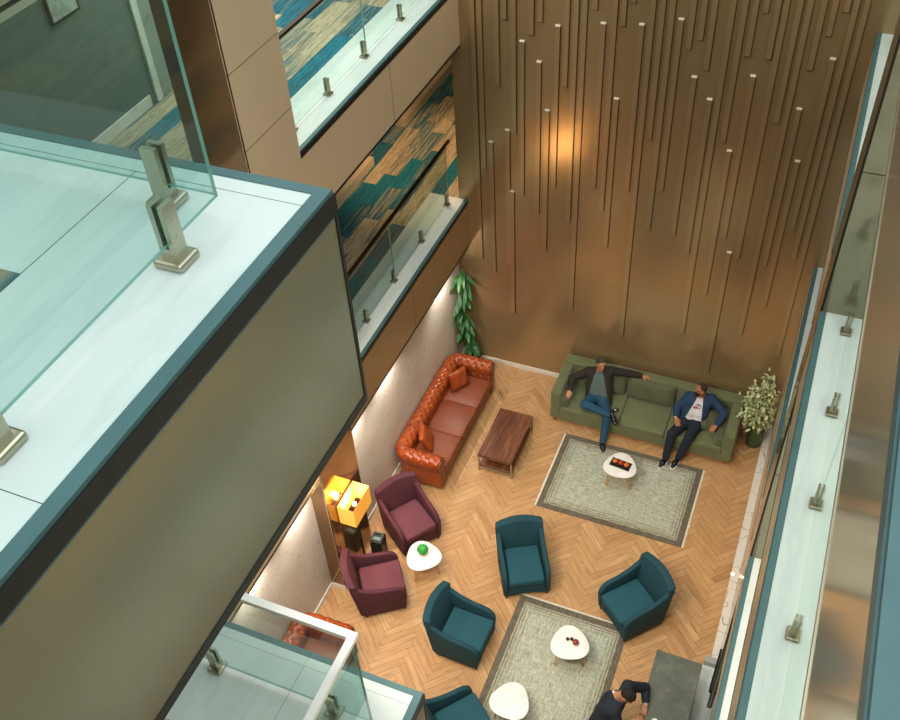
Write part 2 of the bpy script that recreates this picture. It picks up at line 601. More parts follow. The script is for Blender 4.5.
# signed-distance figures -> one continuous surface (naive surface nets)
class SDF:
    def __init__(s, lo, hi, h):
        s.lo = np.array(lo, float)
        s.h = h
        s.n = np.ceil((np.array(hi) - s.lo) / h).astype(int) + 1
        s.D = np.full(s.n, 1.0, np.float32)
        s.A = np.full(s.n, 1.0, np.float32)
        s.I = np.zeros(s.n, np.int16)

    def sub(s, lo, hi):
        a = np.clip(np.floor((lo - s.lo) / s.h).astype(int), 0, s.n - 1)
        b = np.clip(np.ceil((hi - s.lo) / s.h).astype(int) + 1, 1, s.n)
        sl = tuple(slice(a[i], b[i]) for i in range(3))
        g = np.meshgrid(*[s.lo[i] + s.h * np.arange(a[i], b[i]) for i in range(3)], indexing='ij')
        return sl, np.stack(g, -1)

    def put(s, sl, d, k, mid):
        d = d.astype(np.float32)
        a = s.D[sl]
        if k > 0:
            hh = np.maximum(k - np.abs(a - d), 0) / k
            s.D[sl] = np.minimum(a, d) - hh * hh * k * 0.25
        else:
            s.D[sl] = np.minimum(a, d)
        m = d < s.A[sl]
        s.I[sl][m] = mid
        s.A[sl][m] = d[m]

    def cone(s, a, b, r1, r2, mid=0, k=0.03):
        a = np.array(a, float)
        b = np.array(b, float)
        R = max(r1, r2) + k + 0.06
        sl, P = s.sub(np.minimum(a, b) - R, np.maximum(a, b) + R)
        ab = b - a
        t = np.clip(((P - a) @ ab) / max(ab @ ab, 1e-9), 0, 1)
        d = np.linalg.norm(P - a - t[..., None] * ab, axis=-1) - (r1 + (r2 - r1) * t)
        s.put(sl, d, k, mid)

    def ell(s, c, r, mid=0, k=0.03, rot=None):
        c = np.array(c, float)
        r = np.array(r, float)
        R = r.max() + k + 0.06
        sl, P = s.sub(c - R, c + R)
        q = P - c
        if rot is not None:
            q = q @ rot
        k0 = np.linalg.norm(q / r, axis=-1)
        k1 = np.linalg.norm(q / (r * r), axis=-1)
        d = k0 * (k0 - 1) / np.maximum(k1, 1e-6)
        s.put(sl, d, k, mid)

    def cut(s, fn):
        """remove the region where fn(P) < 0"""
        sl, P = s.sub(s.lo, s.lo + s.h * (s.n - 1))
        s.D = np.maximum(s.D, -fn(P).astype(np.float32))

    def mesh(s):
        D = s.D
        nx, ny, nz = D.shape
        sg = D < 0
        cnt = np.zeros((nx - 1, ny - 1, nz - 1), np.int8)
        cs = [(i, j, k) for i in (0, 1) for j in (0, 1) for k in (0, 1)]
        for (i, j, k) in cs:
            cnt += sg[i:nx - 1 + i, j:ny - 1 + j, k:nz - 1 + k]
        act = (cnt > 0) & (cnt < 8)
        I = np.argwhere(act)
        idx = np.full(act.shape, -1, int)
        idx[act] = np.arange(len(I))
        acc = np.zeros((len(I), 3))
        w = np.zeros(len(I))
        for a in cs:
            for ax in range(3):
                if a[ax]:
                    continue
                b = list(a)
                b[ax] = 1
                da = D[I[:, 0] + a[0], I[:, 1] + a[1], I[:, 2] + a[2]]
                db = D[I[:, 0] + b[0], I[:, 1] + b[1], I[:, 2] + b[2]]
                m = (da < 0) != (db < 0)
                t = da[m] / (da[m] - db[m])
                p = np.tile(np.array(a, float), (m.sum(), 1))
                p[:, ax] += t
                acc[m] += p
                w[m] += 1
        V = s.lo + (I + acc / w[:, None]) * s.h
        mid = s.I[I[:, 0], I[:, 1], I[:, 2]]
        F = []
        for ax in range(3):
            o1, o2 = [(1, 2), (2, 0), (0, 1)][ax]
            n = [nx, ny, nz]
            lo = [0, 0, 0]
            lo[o1] = lo[o2] = 1
            hi = [nx - 1, ny - 1, nz - 1]
            sla = tuple(slice(lo[i], hi[i]) for i in range(3))
            lb = list(lo)
            hb = list(hi)
            lb[ax] += 1
            hb[ax] += 1
            slb = tuple(slice(lb[i], hb[i]) for i in range(3))
            A = sg[sla]
            B = sg[slb]
            ch = np.argwhere(A != B) + np.array(lo)
            if not len(ch):
                continue
            inside = sg[ch[:, 0], ch[:, 1], ch[:, 2]]
            def cell(d1, d2):
                q = ch.copy()
                q[:, o1] -= d1
                q[:, o2] -= d2
                return idx[q[:, 0], q[:, 1], q[:, 2]]
            q = np.stack([cell(1, 1), cell(0, 1), cell(0, 0), cell(1, 0)], 1)
            q[~inside] = q[~inside][:, ::-1]
            F.append(q)
        F = np.concatenate(F)
        F = F[(F >= 0).all(1)]
        return V, F, mid

    def build(s, name, mats, parent=None, region=None):
        V, F, mid = s.mesh()
        if region is not None:
            mid = region(V, mid)
        o = obj(name, (V, F.tolist()), mats, parent, smooth=True)
        o.data.polygons.foreach_set('material_index', mid[F[:, 2]].astype(np.int32))
        o.data.update()
        return o


def pillow(w, h, t, n=16, puff=0.45, pinch=0.06):
    """soft square cushion centred at the origin in the xz plane, thickness along y"""
    V = []
    F = []
    for s in (1, -1):
        for i in range(n + 1):
            for j in range(n + 1):
                u = -1 + 2 * i / n
                v = -1 + 2 * j / n
                k = max(0.0, (1 - u ** 4) * (1 - v ** 4)) ** puff
                uu = u * (1 - pinch * (1 - v * v))
                vv = v * (1 - pinch * (1 - u * u))
                wr = 0.012 * math.sin(7 * u + 3 * v) * k
                V.append((uu * w / 2, s * (t / 2 * k + wr * 0.5), vv * h / 2))
    N = (n + 1) ** 2
    for s in range(2):
        for i in range(n):
            for j in range(n):
                a = s * N + i * (n + 1) + j
                q = (a, a + 1, a + n + 2, a + n + 1)
                F.append(q if s else q[::-1])
    bm = bmesh.new()
    vs = [bm.verts.new(v) for v in V]
    for f in F:
        bm.faces.new([vs[i] for i in f])
    bmesh.ops.remove_doubles(bm, verts=bm.verts[:], dist=0.0006)
    bmesh.ops.recalc_face_normals(bm, faces=bm.faces[:])
    return bm


def xf(bm, mat):
    bmesh.ops.transform(bm, matrix=mat, verts=bm.verts[:])
    return bm


def R3(x, y, z):
    return Euler((x, y, z)).to_matrix().to_4x4()


def T3(x, y, z):
    return Matrix.Translation((x, y, z))


# ------------------------------------------------------------------ the setting
Z1, Z2, Z3 = 3.68, 7.37, 11.30
YB = 12.42          # back wall
LX = -5.32          # face of the left galleries
RX = 0.315          # face of the right galleries
FH = 0.92           # depth of the bronze gallery edge
TOP = 16.5

# oak herringbone floor
def herringbone(x0, x1, y0, y1, L=0.62, W=0.1033):
    n = int(round(L / W))
    bm = bmesh.new()
    uvl = bm.loops.layers.uv.new('UVMap')
    tl = bm.loops.layers.float_color.new('tone')
    cx, cy = (x0 + x1) / 2, (y0 + y1) / 2
    rad = int(math.hypot(x1 - x0, y1 - y0) / 2 / W) + n + 2
    g = 0.0018
    c45 = math.cos(PI / 4)
    rnd = random.Random(3)
    for yy in range(-rad, rad):
        for xx in range(-rad, rad):
            m = (xx - yy) % (2 * n)
            if m == 0:
                rect = (xx, xx + n, yy, yy + 1, 0)
            elif m == 2 * n - 1:
                rect = (xx, xx + 1, yy, yy + n, 1)
            else:
                continue
            a, b, c, d, o = rect
            pts = [(a * W + g, c * W + g), (b * W - g, c * W + g), (b * W - g, d * W - g), (a * W + g, d * W - g)]
            # rotate so the zigzag columns run along y
            P = [(cx + (p[0] - p[1]) * c45, cy + (p[0] + p[1]) * c45) for p in pts]
            mx = sum(p[0] for p in P) / 4
            my = sum(p[1] for p in P) / 4
            if not (x0 - .5 < mx < x1 + .5 and y0 - .5 < my < y1 + .5):
                continue
            f = bm.faces.new([bm.verts.new((p[0], p[1], 0)) for p in P])
            tone = min(1, max(0, rnd.gauss(0.58, 0.15)))
            ou, ov = rnd.random() * 50, rnd.random() * 50
            uv = [(0, 0), (L, 0), (L, W), (0, W)] if o == 0 else [(0, 0), (0, W), (L, W), (L, 0)]
            for lp, q in zip(f.loops, uv):
                lp[uvl].uv = (q[0] * 2 + ou, q[1] * 2 + ov)
                lp[tl] = (tone, tone, tone, 1)
    for co, no in (((x0, 0, 0), (-1, 0, 0)), ((x1, 0, 0), (1, 0, 0)), ((0, y0, 0), (0, -1, 0)), ((0, y1, 0), (0, 1, 0))):
        bmesh.ops.bisect_plane(bm, geom=bm.verts[:] + bm.edges[:] + bm.faces[:], plane_co=co, plane_no=no, clear_outer=True)
    return bm


o = struct('floor', herringbone(-5.55, 0.33, 4.0, YB), M['oak'])
struct('floor_slab', box(-9.2, 4.0, -2.0, YB + 0.3, -0.3, -0.004), M['walnut'])

# back wall with battens
back = struct('wall_back', box(-5.47, 4.0, YB, YB + 0.25, -0.3, TOP), M['bronze_back'])
bm = bmesh.new()
for z in (2.52, 5.14, 7.76, 10.38):
    bx(bm, -5.55, 0.4, YB - 0.002, YB + 0.01, z - 0.0025, z + 0.0025)
for x in (-4.29, -3.08, -1.87, -0.66):
    bx(bm, x - 0.001, x + 0.001, YB - 0.0005, YB + 0.01, 0, TOP)
obj('panel_joint', bm, M['bronze_dim'], back)
obj('corner_panel', box(-5.56, -5.47, YB, YB + 0.25, 0, 2.72), M['bronze_back'], back)
BAT = [(-5.1, 0, 2.5), (-4.99, 0, 4.39), (-4.73, 0, 5.87), (-4.61, 0, 6.94), (-4.47, 0, 5.11), (-4.34, 6.63, 4.0), (-4.2, 0, 6.76), (-4.07, 0, 6.97), (-4.08, 6.35, 3.69), (-3.81, 6.93, 4.26), (-3.68, 0, 6.02), (-3.55, 0, 3.65), (-3.94, 5.59, 2.95), (-3.43, 0, 1.77), (-3.29, 0, 7.24), (-3.16, 7.05, 4.39), (-3.01, 0, 3.99), (-2.89, 0, 7.06), (-2.77, 0, 7.4), (-2.9, 5.95, 3.29), (-2.63, 7.1, 4.44), (-2.5, 0, 1.43), (-2.37, 0, 5.4), (-2.24, 0, 3.79), (-2.11, 7.24, 4.56), (-1.97, 0, 6.85), (-1.83, 0, 7.0), (-1.7, 0, 6.58), (-1.84, 6.45, 3.78), (-1.59, 6.15, 3.49), (-1.47, 0, 1.81), (-1.32, 0, 5.54), (-1.19, 0, 6.86), (-1.06, 0, 7.47), (-0.92, 0, 6.86), (-1.07, 6.58, 3.91), (-1.21, 5.4, 2.74), (-0.82, 0, 3.58), (-0.66, 0, 5.96), (-0.54, 0, 2.06), (-0.38, 0, 6.78), (-0.25, 0, 7.26), (-0.11, 0, 7.59), (-0.4, 6.2, 3.53), (-0.27, 5.41, 2.75), (-0.13, 6.96, 4.28), (-0.01, 0, 3.76), (0.11, 0, 1.78), (-0.95, 3.64, 1.01), (-4.86, 4.88, 2.26), (-4.58, 5.14, 2.51), (-4.51, 4.02, 1.4)]
rb = random.Random(5)
for (x, zt, zb) in BAT:
    if zt == 0:
        zt = max(zb + 2.64, 8.9 + rb.random() * 3.0)
    b = obj('batten', box(x - 0.036, x + 0.036, YB - 0.03, YB - 0.006, zb, zt), M['bronze_batten'], back)
    obj('shadow_strip', box(x - 0.038, x + 0.046, YB - 0.006, YB, zb - 0.02, zt), M['batten_shadow'], b)  # added dark strip, wider at right and bottom, painting the batten's shade line
    obj('end_cap', box(x - 0.036, x + 0.036, YB - 0.031, YB, zt, zt + 0.02), M['batten_cap'], b)

# ground-level walls, left
struct('wall_left', box(-5.8, -5.55, -2.0, YB, -0.02, 2.7), M['travertine'])
bm = bmesh.new()
bx(bm, -5.55, -5.535, 3.5, 6.83, 0, 0.1)
bx(bm, -5.55, -5.31, 6.815, 6.83, 0, 0.1)
bx(bm, -5.55, -5.535, 7.79, YB, 0, 0.1)
struct('baseboard_left', bm, M['white'])
struct('baseboard_back', box(-5.53, 0.33, YB - 0.016, YB, 0, 0.1), M['white'])

# bronze pillars left and right, running through all storeys
colL = struct('wall_pillar_left', box(-6.0, LX, 6.83, 7.79, 0, TOP), M['bronze'])
bm = bmesh.new()
bx(bm, LX - 0.004, LX + 0.003, 6.828, 6.845, 0.02, TOP)
for z in (1.25, 2.52, 5.14, 7.92, 8.75, 10.38):
    bx(bm, LX - 0.002, LX + 0.001, 6.845, 7.79, z - 0.003, z + 0.003)
    bx(bm, -6.0, LX, 6.829, 6.832, z - 0.003, z + 0.003)
obj('panel_joint', bm, M['groove'], colL)
obj('polished_front', box(LX - 0.002, LX + 0.002, 6.85, 7.79, 0.1, 3.7), M['bronze_gloss'], colL)
obj('near_face_shade', box(-6.0, LX - 0.012, 6.826, 6.829, 0.1, TOP), bronze('shaded_bronze', '#87694a', 0.14, 0.6), colL)  # thin sheet darkens this face: its dark reflections put into the colour
colR = struct('wall_pillar_right', box(RX, 2.2, 6.90, 7.85, 0, TOP), M['bronze_pillar'])
bm = bmesh.new()
bx(bm, RX - 0.003, RX + 0.016, 6.897, 6.91, 0.02, TOP)
for z in (2.52, 5.14, 8.78, 10.38):
    bx(bm, RX, 2.2, 6.899, 6.902, z - 0.004, z + 0.004)
obj('panel_joint', bm, M['groove'], colR)


# galleries
def gallery(tag_, x0, x1, y0, y1, z, side, ledge, name_wall):
    """side 'L': face at x1; side 'R': face at x0"""
    s = 1 if side == 'L' else -1
    face = x1 if side == 'L' else x0
    inn = x0 if side == 'L' else x1
    lo, hi = min(face - s * ledge, face), max(face - s * ledge, face)
    st = struct('floor_ledge_' + tag_, box(lo + (0.0 if side == 'L' else 0.045), hi - (0.045 if side == 'L' else 0.0), y0, y1, z - 0.12, z), M['stone'])
    a, b = sorted((face, face - s * 0.05))
    struct('trim_capping_' + tag_, box(a, b, y0, y1, z - 0.10, z + 0.004), M['teal_cap'])
    a, b = sorted((face + s * 0.006, face - s * 0.03))
    struct('trim_shadow_' + tag_, box(a, b, y0, y1, z - 0.085, z - 0.02), M['black' if side == 'L' else 'teal_cap'])
    a, b = sorted((face, face - s * 0.04))
    w = struct('wall_fascia_' + tag_, box(a, b, y0, y1, z - FH, z - 0.10), name_wall)
    bm = bmesh.new()
    L = y1 - y0
    k = max(1, int(round(L / 2.3)))
    for i in range(1, k):
        yy = y0 + L * i / k
        a2, b2 = sorted((face + s * 0.0012, face - s * 0.01))
        bx(bm, a2, b2, yy - 0.003, yy + 0.003, z - FH, z - 0.10)
    if not (k > 1 and not tag_.startswith('third_right')):
        bm.free()
    if k > 1 and not tag_.startswith('third_right'):
        obj('panel_joint', bm, M['groove'], w)
    a, b = sorted((face + s * 0.004, face - s * 0.05))
    struct('trim_bottom_' + tag_, box(a, b, y0, y1, z - FH - (0.035 if not tag_.startswith('third_right') else 0.02), z - FH), M['steel' if tag_.startswith('third_right') else 'black'])
    a, b = sorted((face - s * 0.04, inn))
    struct('ceiling_' + tag_, box(a, b, y0, y1, z - FH + 0.02, z - FH + 0.06), M['ceiling'])
    a, b = sorted((face - s * ledge, inn))
    struct('floor_carpet_' + tag_, box(a, b, y0, y1, z - 0.12, z + 0.002), M['carpet'])


CWX = -7.55   # corridor back wall
gallery('first_left', CWX, LX, 7.79, YB, Z1, 'L', 0.68, M['bronze_dim'])
gallery('second_left', CWX, LX, 7.79, YB, Z2, 'L', 0.68, M['bronze'])
gallery('third_left', CWX, LX, 7.79, YB, Z3, 'L', 0.68, M['bronze'])
gallery('first_left_near', CWX, LX, 2.41, 6.83, Z1, 'L', 0.68, M['bronze'])
gallery('second_left_near', CWX, LX, 2.47, 6.83, Z2, 'L', 0.68, M['bronze'])
gallery('third_left_near', CWX, LX, 2.19, 6.83, Z3, 'L', 0.68, M['bronze'])
for i, z in enumerate((Z1, Z2, Z3)):
    n = ('first', 'second', 'third')[i]
    gallery(n + '_right', RX, 2.6, 7.85, YB, z, 'R', 0.62, M['bronze_light' if i == 2 else 'bronze'])
    gallery(n + '_right_near', RX, 2.6, 0.2, 6.90, z, 'R', 0.62, M['bronze_light' if i == 2 else 'bronze'])
struct('wall_corridor_right', box(2.6, 2.8, -2.0, YB, -0.3, 12.6), M['bronze'])

# corridor wall on the left, with doors
struct('wall_corridor_left', box(CWX - 0.2, CWX, -2.0, 18.0, 2.7, TOP), M['grey_wall'])
bm = bmesh.new()
for (a, b) in ((8.0, 9.25), (10.35, 12.9), (14.25, 17.9)):
    bx(bm, CWX, CWX + 0.26, a, b, Z1, Z1 + 0.17)
struct('baseboard_first_corridor', bm, M['bronze'])
struct('baseboard_second_corridor', box(CWX, CWX + 0.02, 2.6, 8.15, Z2, Z2 + 0.14), M['white'])


def corridor_door(n, y0, y1, z, m, hinge=0):
    d = struct('door_%d' % n, box(CWX - 0.02, CWX + 0.012, y0, y1, z, z + 2.1), m)
    obj('door_frame', prism([(y0 - 0.1, z), (y0 - 0.1, z + 2.2), (y1 + 0.1, z + 2.2), (y1 + 0.1, z), (y1, z), (y1, z + 2.1), (y0, z + 2.1), (y0, z)], 'x', CWX, CWX + 0.035), M['white'], d)
    bm = bmesh.new()
    tube(bm, [(CWX + 0.05, y0 + 0.08, z + 1.0), (CWX + 0.05, y0 + 0.2, z + 1.0)], 0.01)
    obj('door_handle', bm, M['steel'], d)


struct('trim_corridor_cornice', box(CWX, CWX + 0.012, 4.0, 7.6, Z2 + 1.78, Z2 + 2.9), M['ceiling'])
corridor_door(1, 8.35, 9.25, Z2, M['door_grey'])
corridor_door(2, 10.6, 11.5, Z2, M['door_grey'])
corridor_door(3, 9.4, 10.2, Z1, M['door_grey'])
corridor_door(4, 13.05, 14.1, Z1, M['walnut'])

for nm, z in (('first', Z1), ('second', Z2), ('third', Z3)):
    struct('floor_behind_pillar_' + nm, box(CWX, -6.0, 6.83, 7.79, z - 0.12, z + 0.002), M['carpet'])

# the corridors run on behind the batten wall
for nm, z in (('first', Z1), ('second', Z2), ('third', Z3)):
    struct('floor_corridor_end_' + nm, box(CWX, -5.47, YB, 18.0, z - 0.12, z + 0.002), M['carpet'])
    struct('ceiling_corridor_end_' + nm, box(CWX, -5.3, YB + 0.25, 18.0, z - FH + 0.02, z - FH + 0.06), M['ceiling'])
struct('wall_corridor_side', box(-5.47, -5.3, YB + 0.25, 18.0, 2.7, TOP), M['bronze_dim'])
struct('wall_corridor_end', box(CWX - 0.2, -5.3, 18.0, 18.2, 2.7, TOP), M['grey_wall'])

# near landings: second and third floor platforms jutting into the atrium
def platform(tag_, x0, x1, y0, y1, z, carpet_x, carpet_y):
    bm = bmesh.new()
    bx(bm, carpet_x, x1 - 0.05, y0, y1 - 0.04, z - 0.12, z)
    bx(bm, x0, carpet_x, carpet_y, y1 - 0.04, z - 0.12, z)
    p = struct('floor_landing_' + tag_, bm, M['stone'])
    bm = bmesh.new()
    bx(bm, x0, x1 - 0.05, y1 - 0.345 * 0 - 0.105, y1 - 0.1035, z - 0.01, z + 0.0008)
    bx(bm, carpet_x + 0.0, carpet_x + 0.002, y0, y1 - 0.1, z - 0.01, z + 0.0008)
    yy = y1 - 1.33
    while yy > y0:
        bx(bm, carpet_x, x1 - 0.05, yy, yy + 0.002, z - 0.01, z + 0.0008)
        yy -= 1.3
    obj('tile_joint', bm, M['groove'], p)
    bm = bmesh.new()
    bx(bm, x1 - 0.05, x1, y0, y1, z - 0.10, z + 0.004)
    bx(bm, x0, x1 - 0.05, y1 - 0.04, y1, z - 0.10, z + 0.004)
    struct('trim_landing_' + tag_, bm, M['teal_cap'])
    bm = bmesh.new()
    bx(bm, x1 - 0.03, x1 + 0.006, y0, y1 + 0.006, z - 0.085, z - 0.012)
    bx(bm, x0, x1, y1 - 0.03, y1 + 0.006, z - 0.085, z - 0.012)
    struct('trim_landing_shadow_' + tag_, bm, M['black'])
    bm = bmesh.new()
    bx(bm, x1 - 0.05, x1, y0, y1, z - FH, z - 0.10)
    bx(bm, x0, x1 - 0.05, y1 - 0.05, y1, z - FH, z - 0.10)
    struct('wall_landing_fascia_' + tag_, bm, M['bronze_fascia'])
    bm = bmesh.new()
    bx(bm, x1 - 0.06, x1 + 0.004, y0, y1 + 0.004, z - FH - 0.04, z - FH)
    bx(bm, x0, x1 - 0.06, y1 - 0.06, y1 + 0.004, z - FH - 0.04, z - FH)
    bx(bm, x1 - 0.012, x1 + 0.004, y1 - 0.012, y1 + 0.004, z - FH, z - 0.085)
    struct('trim_landing_bottom_' + tag_, bm, M['black'])
    struct('ceiling_landing_' + tag_, box(x0, x1 - 0.06, y0, y1 - 0.06, z - FH + 0.01, z - FH + 0.05), M['ceiling'])
    struct('floor_landing_carpet_' + tag_, box(x0, carpet_x, y0, carpet_y, z - 0.12, z + 0.002), M['carpet'])


platform('third', CWX, -1.395, -2.0, 2.18, Z3, -2.075, 1.51)
platform('second', CWX, -1.51, -2.0, 2.46, Z2, -2.3, 1.74)
platform('first', CWX, -1.7, -2.0, 2.4, Z1, -2.4, 1.7)
struct('wall_near', box(CWX, 2.8, -2.2, -2.0, -0.3, 12.6), M['bronze'])

# right side of the ground floor
wr = struct('wall_right', box(0.335, 0.6, 7.62, YB, 0, Z1 - FH - 0.03), M['bronze'])
struct('baseboard_right', box(0.22, 0.335, 7.62, YB - 0.016, 0, 0.06), M['marble'])
struct('trim_threshold', box(0.13, 1.6, 4.0, 7.52, -0.004, 0.012), M['stone'])
dpost = struct('trim_door_post', box(0.14, 0.40, 7.52, 7.62, 0, 0.12), M['door_grey'])
d4 = struct('door_5', box(0.345, 0.357, 5.2, 7.50, 0.012, 2.6), M['glass_dark'])
bm = bmesh.new()
tube(bm, [(0.335, 7.50, 0.02), (0.335, 7.50, 2.6)], 0.012)
tube(bm, [(0.345, 6.95, 0.35), (0.30, 6.95, 0.36), (0.295, 6.95, 0.5), (0.295, 6.95, 1.5), (0.345, 6.95, 1.52)], 0.016)
obj('door_handle', bm, M['black'], d4)

# ------------------------------------------------------------------ glass balustrades
def spigot_bm(px, py, z, ang, h=0.21):
    bm = bmesh.new()
    b = box(-0.05, 0.05, -0.05, 0.05, 0, 0.028, 0.009, 2)
    me = bpy.data.meshes.new('tmp')
    b.to_mesh(me)
    b.free()
    bm.from_mesh(me)
    bpy.data.meshes.remove(me)
    bx(bm, -0.027, 0.027, -0.027, 0.027, 0.028, 0.065)
    for s in (-1, 1):
        bx(bm, -0.027, 0.027, s * 0.009 if s > 0 else -0.027, 0.027 if s > 0 else -0.009, 0.065, h)
    for zz in (0.10, 0.155):
        for s in (-1, 1):
            tube(bm, [(0, s * 0.026, zz), (0, s * 0.0285, zz)], 0.004, 8)
    return xf(bm, T3(px, py, z) @ R3(0, 0, ang))


def pane(axis, c, a, b, z0, z1, parent, t=0.006, edge='glass_edge'):
    if axis == 'x':
        bm = box(a, b, c - t, c + t, z0, z1)
        n = 1
    else:
        bm = box(c - t, c + t, a, b, z0, z1)
        n = 0
    for f in bm.faces:
        f.material_index = 0 if abs(f.normal[n]) > 0.9 else 1
    return obj('glass_panel', bm, [M['glass'], M[edge]], parent)


def balustrade(label, z, runs, spigots, rail, rail_m, h=1.05, rail_r=0.026, smat='steel_warm', edge='glass_edge', gap=0.03):
    t = thing('glass_balustrade', label, 'balustrade', (0, 0, 0), 0, None)
    for (axis, c, a, b) in runs:
        pane(axis, c, a, b, z + gap, z + h, t, edge=edge)
    for (x, y, ang) in spigots:
        o = obj('clamp', spigot_bm(x, y, z, ang), M[smat], t)
    if rail:
        bm = bmesh.new()
        for (x0, x1, y0, y1) in rail:
            bx(bm, x0, x1, y0, y1, z + h, z + h + 0.035)
        obj('handrail', bm, M[rail_m], t)
    return t


H90 = PI / 2
balustrade('glass balustrade on the large white landing at upper left, two steel clamps side by side', Z3,
           [('x', 1.955, -3.62, -1.668), ('x', 1.955, -5.3, -3.64), ('y', -1.66, 0.25, 1.949), ('y', -1.66, -1.6, 0.23)],
           [(-1.86, 1.955, 0), (-2.95, 1.955, 0), (-3.95, 1.955, 0), (-1.66, 1.71, H90), (-1.66, 0.955, H90), (-1.66, -0.1, H90)],
           [(-5.3, -1.635, 1.93, 1.98), (-1.685, -1.635, -1.6, 1.93)], 'rail_skylit', smat='steel', gap=0.075)
balustrade('glass balustrade with sky-reflecting white handrail on the lower landing at bottom left', Z2,
           [('x', 2.15, -3.7, -1.715), ('y', -1.7, 0.2, 2.143)],
           [(-2.82, 2.15, 0), (-1.97, 2.15, 0), (-3.5, 2.15, 0), (-1.7, 1.2, H90), (-1.7, 0.3, H90)],
           [(-3.7, -1.678, 2.128, 2.172), (-1.722, -1.678, 0.2, 2.128)], 'rail_skylit', smat='steel', gap=0.075)
balustrade('glass balustrade of the upper carpeted gallery left of the batten wall', Z2,
           [('y', -5.61, 7.95, 10.07), ('y', -5.61, 10.09, 12.25)],
           [(-5.61, 8.15, H90), (-5.61, 9.02, H90), (-5.61, 10.01, H90), (-5.61, 11.11, H90), (-5.61, 12.1, H90)],
           [(-5.635, -5.585, 7.85, 12.4)], 'rail_dark', h=1.08)
balustrade('glass balustrade of the dim lower carpeted gallery left of the batten wall', Z1,
           [('y', -5.59, 7.95, 10.07), ('y', -5.59, 10.09, 12.25)],
           [(-5.59, 8.15, H90), (-5.59, 9.08, H90), (-5.59, 10.05, H90), (-5.59, 11.10, H90), (-5.59, 12.17, H90)],
           [(-5.615, -5.565, 7.85, 12.4)], 'rail_dark', h=1.08)
balustrade('glass balustrade on the long white ledge along the right side', Z2,
           [('y', 0.55, 4.72, 6.85), ('y', 0.55, 2.55, 4.70), ('y', 0.55, 0.3, 2.53)],
           [(0.55, 6.68, H90), (0.55, 5.70, H90), (0.55, 4.76, H90), (0.55, 3.66, H90), (0.55, 2.6, H90), (0.55, 1.5, H90)],
           [(0.535, 0.565, 0.3, 6.88)], 'steel', h=1.07, edge='glass_rim')
balustrade('glass balustrade on the short ledge at top right beyond the pillar', Z2,
           [('y', 0.55, 7.95, 10.1), ('y', 0.55, 10.12, 12.3)],
           [(0.55, 8.2, H90), (0.55, 9.5, H90), (0.55, 11.0, H90), (0.55, 12.1, H90)],
           [(0.525, 0.575, 7.87, 12.4)], 'rail_dark', h=1.06)

# picture on the corridor wall
pf = thing('framed_picture', 'small framed picture on the corridor wall seen through glass at top left', 'picture', (CWX + 0.013, 7.28, Z2 + 1.80))
obj('frame', box(0, 0.02, -0.22, 0.22, -0.32, 0.32), M['black'], pf)
obj('print', box(0.02, 0.022, -0.19, 0.19, -0.29, 0.29), speckle('pale_print', '#a9b3ac', '#cdd4cd', 12), pf)

# ------------------------------------------------------------------ rugs
RUGZ = 0.009
def rug(label, cx, cy, rz):
    t = thing('area_rug', label, 'rug', (cx, cy, 0.0), rz, None)
    bm = bmesh.new()
    bx(bm, -1.22, 1.22, -0.85, 0.85, 0.001, RUGZ)
    obj('pile', bm, M['rug'], t)
    r = random.Random(2)
    for s in (-1, 1):
        bm = bmesh.new()
        bx(bm, min(s * 1.22, s * 1.23), max(s * 1.22, s * 1.23), -0.85, 0.85, 0.001, 0.006)
        y = -0.84
        while y < 0.835:
            x0 = s * 1.229
            x1 = s * (1.248 + r.random() * 0.01)
            bx(bm, min(x0, x1), max(x0, x1), y, y + 0.011, 0.001, 0.005)
            y += 0.0135
        obj('fringe', bm, M['fringe'], t)
    return t


rug('grey-green distressed rug in front of the olive sofa', -1.825, 10.26, 0)
rug('grey-green distressed rug between the teal armchairs', -1.86, 6.485, PI / 2)

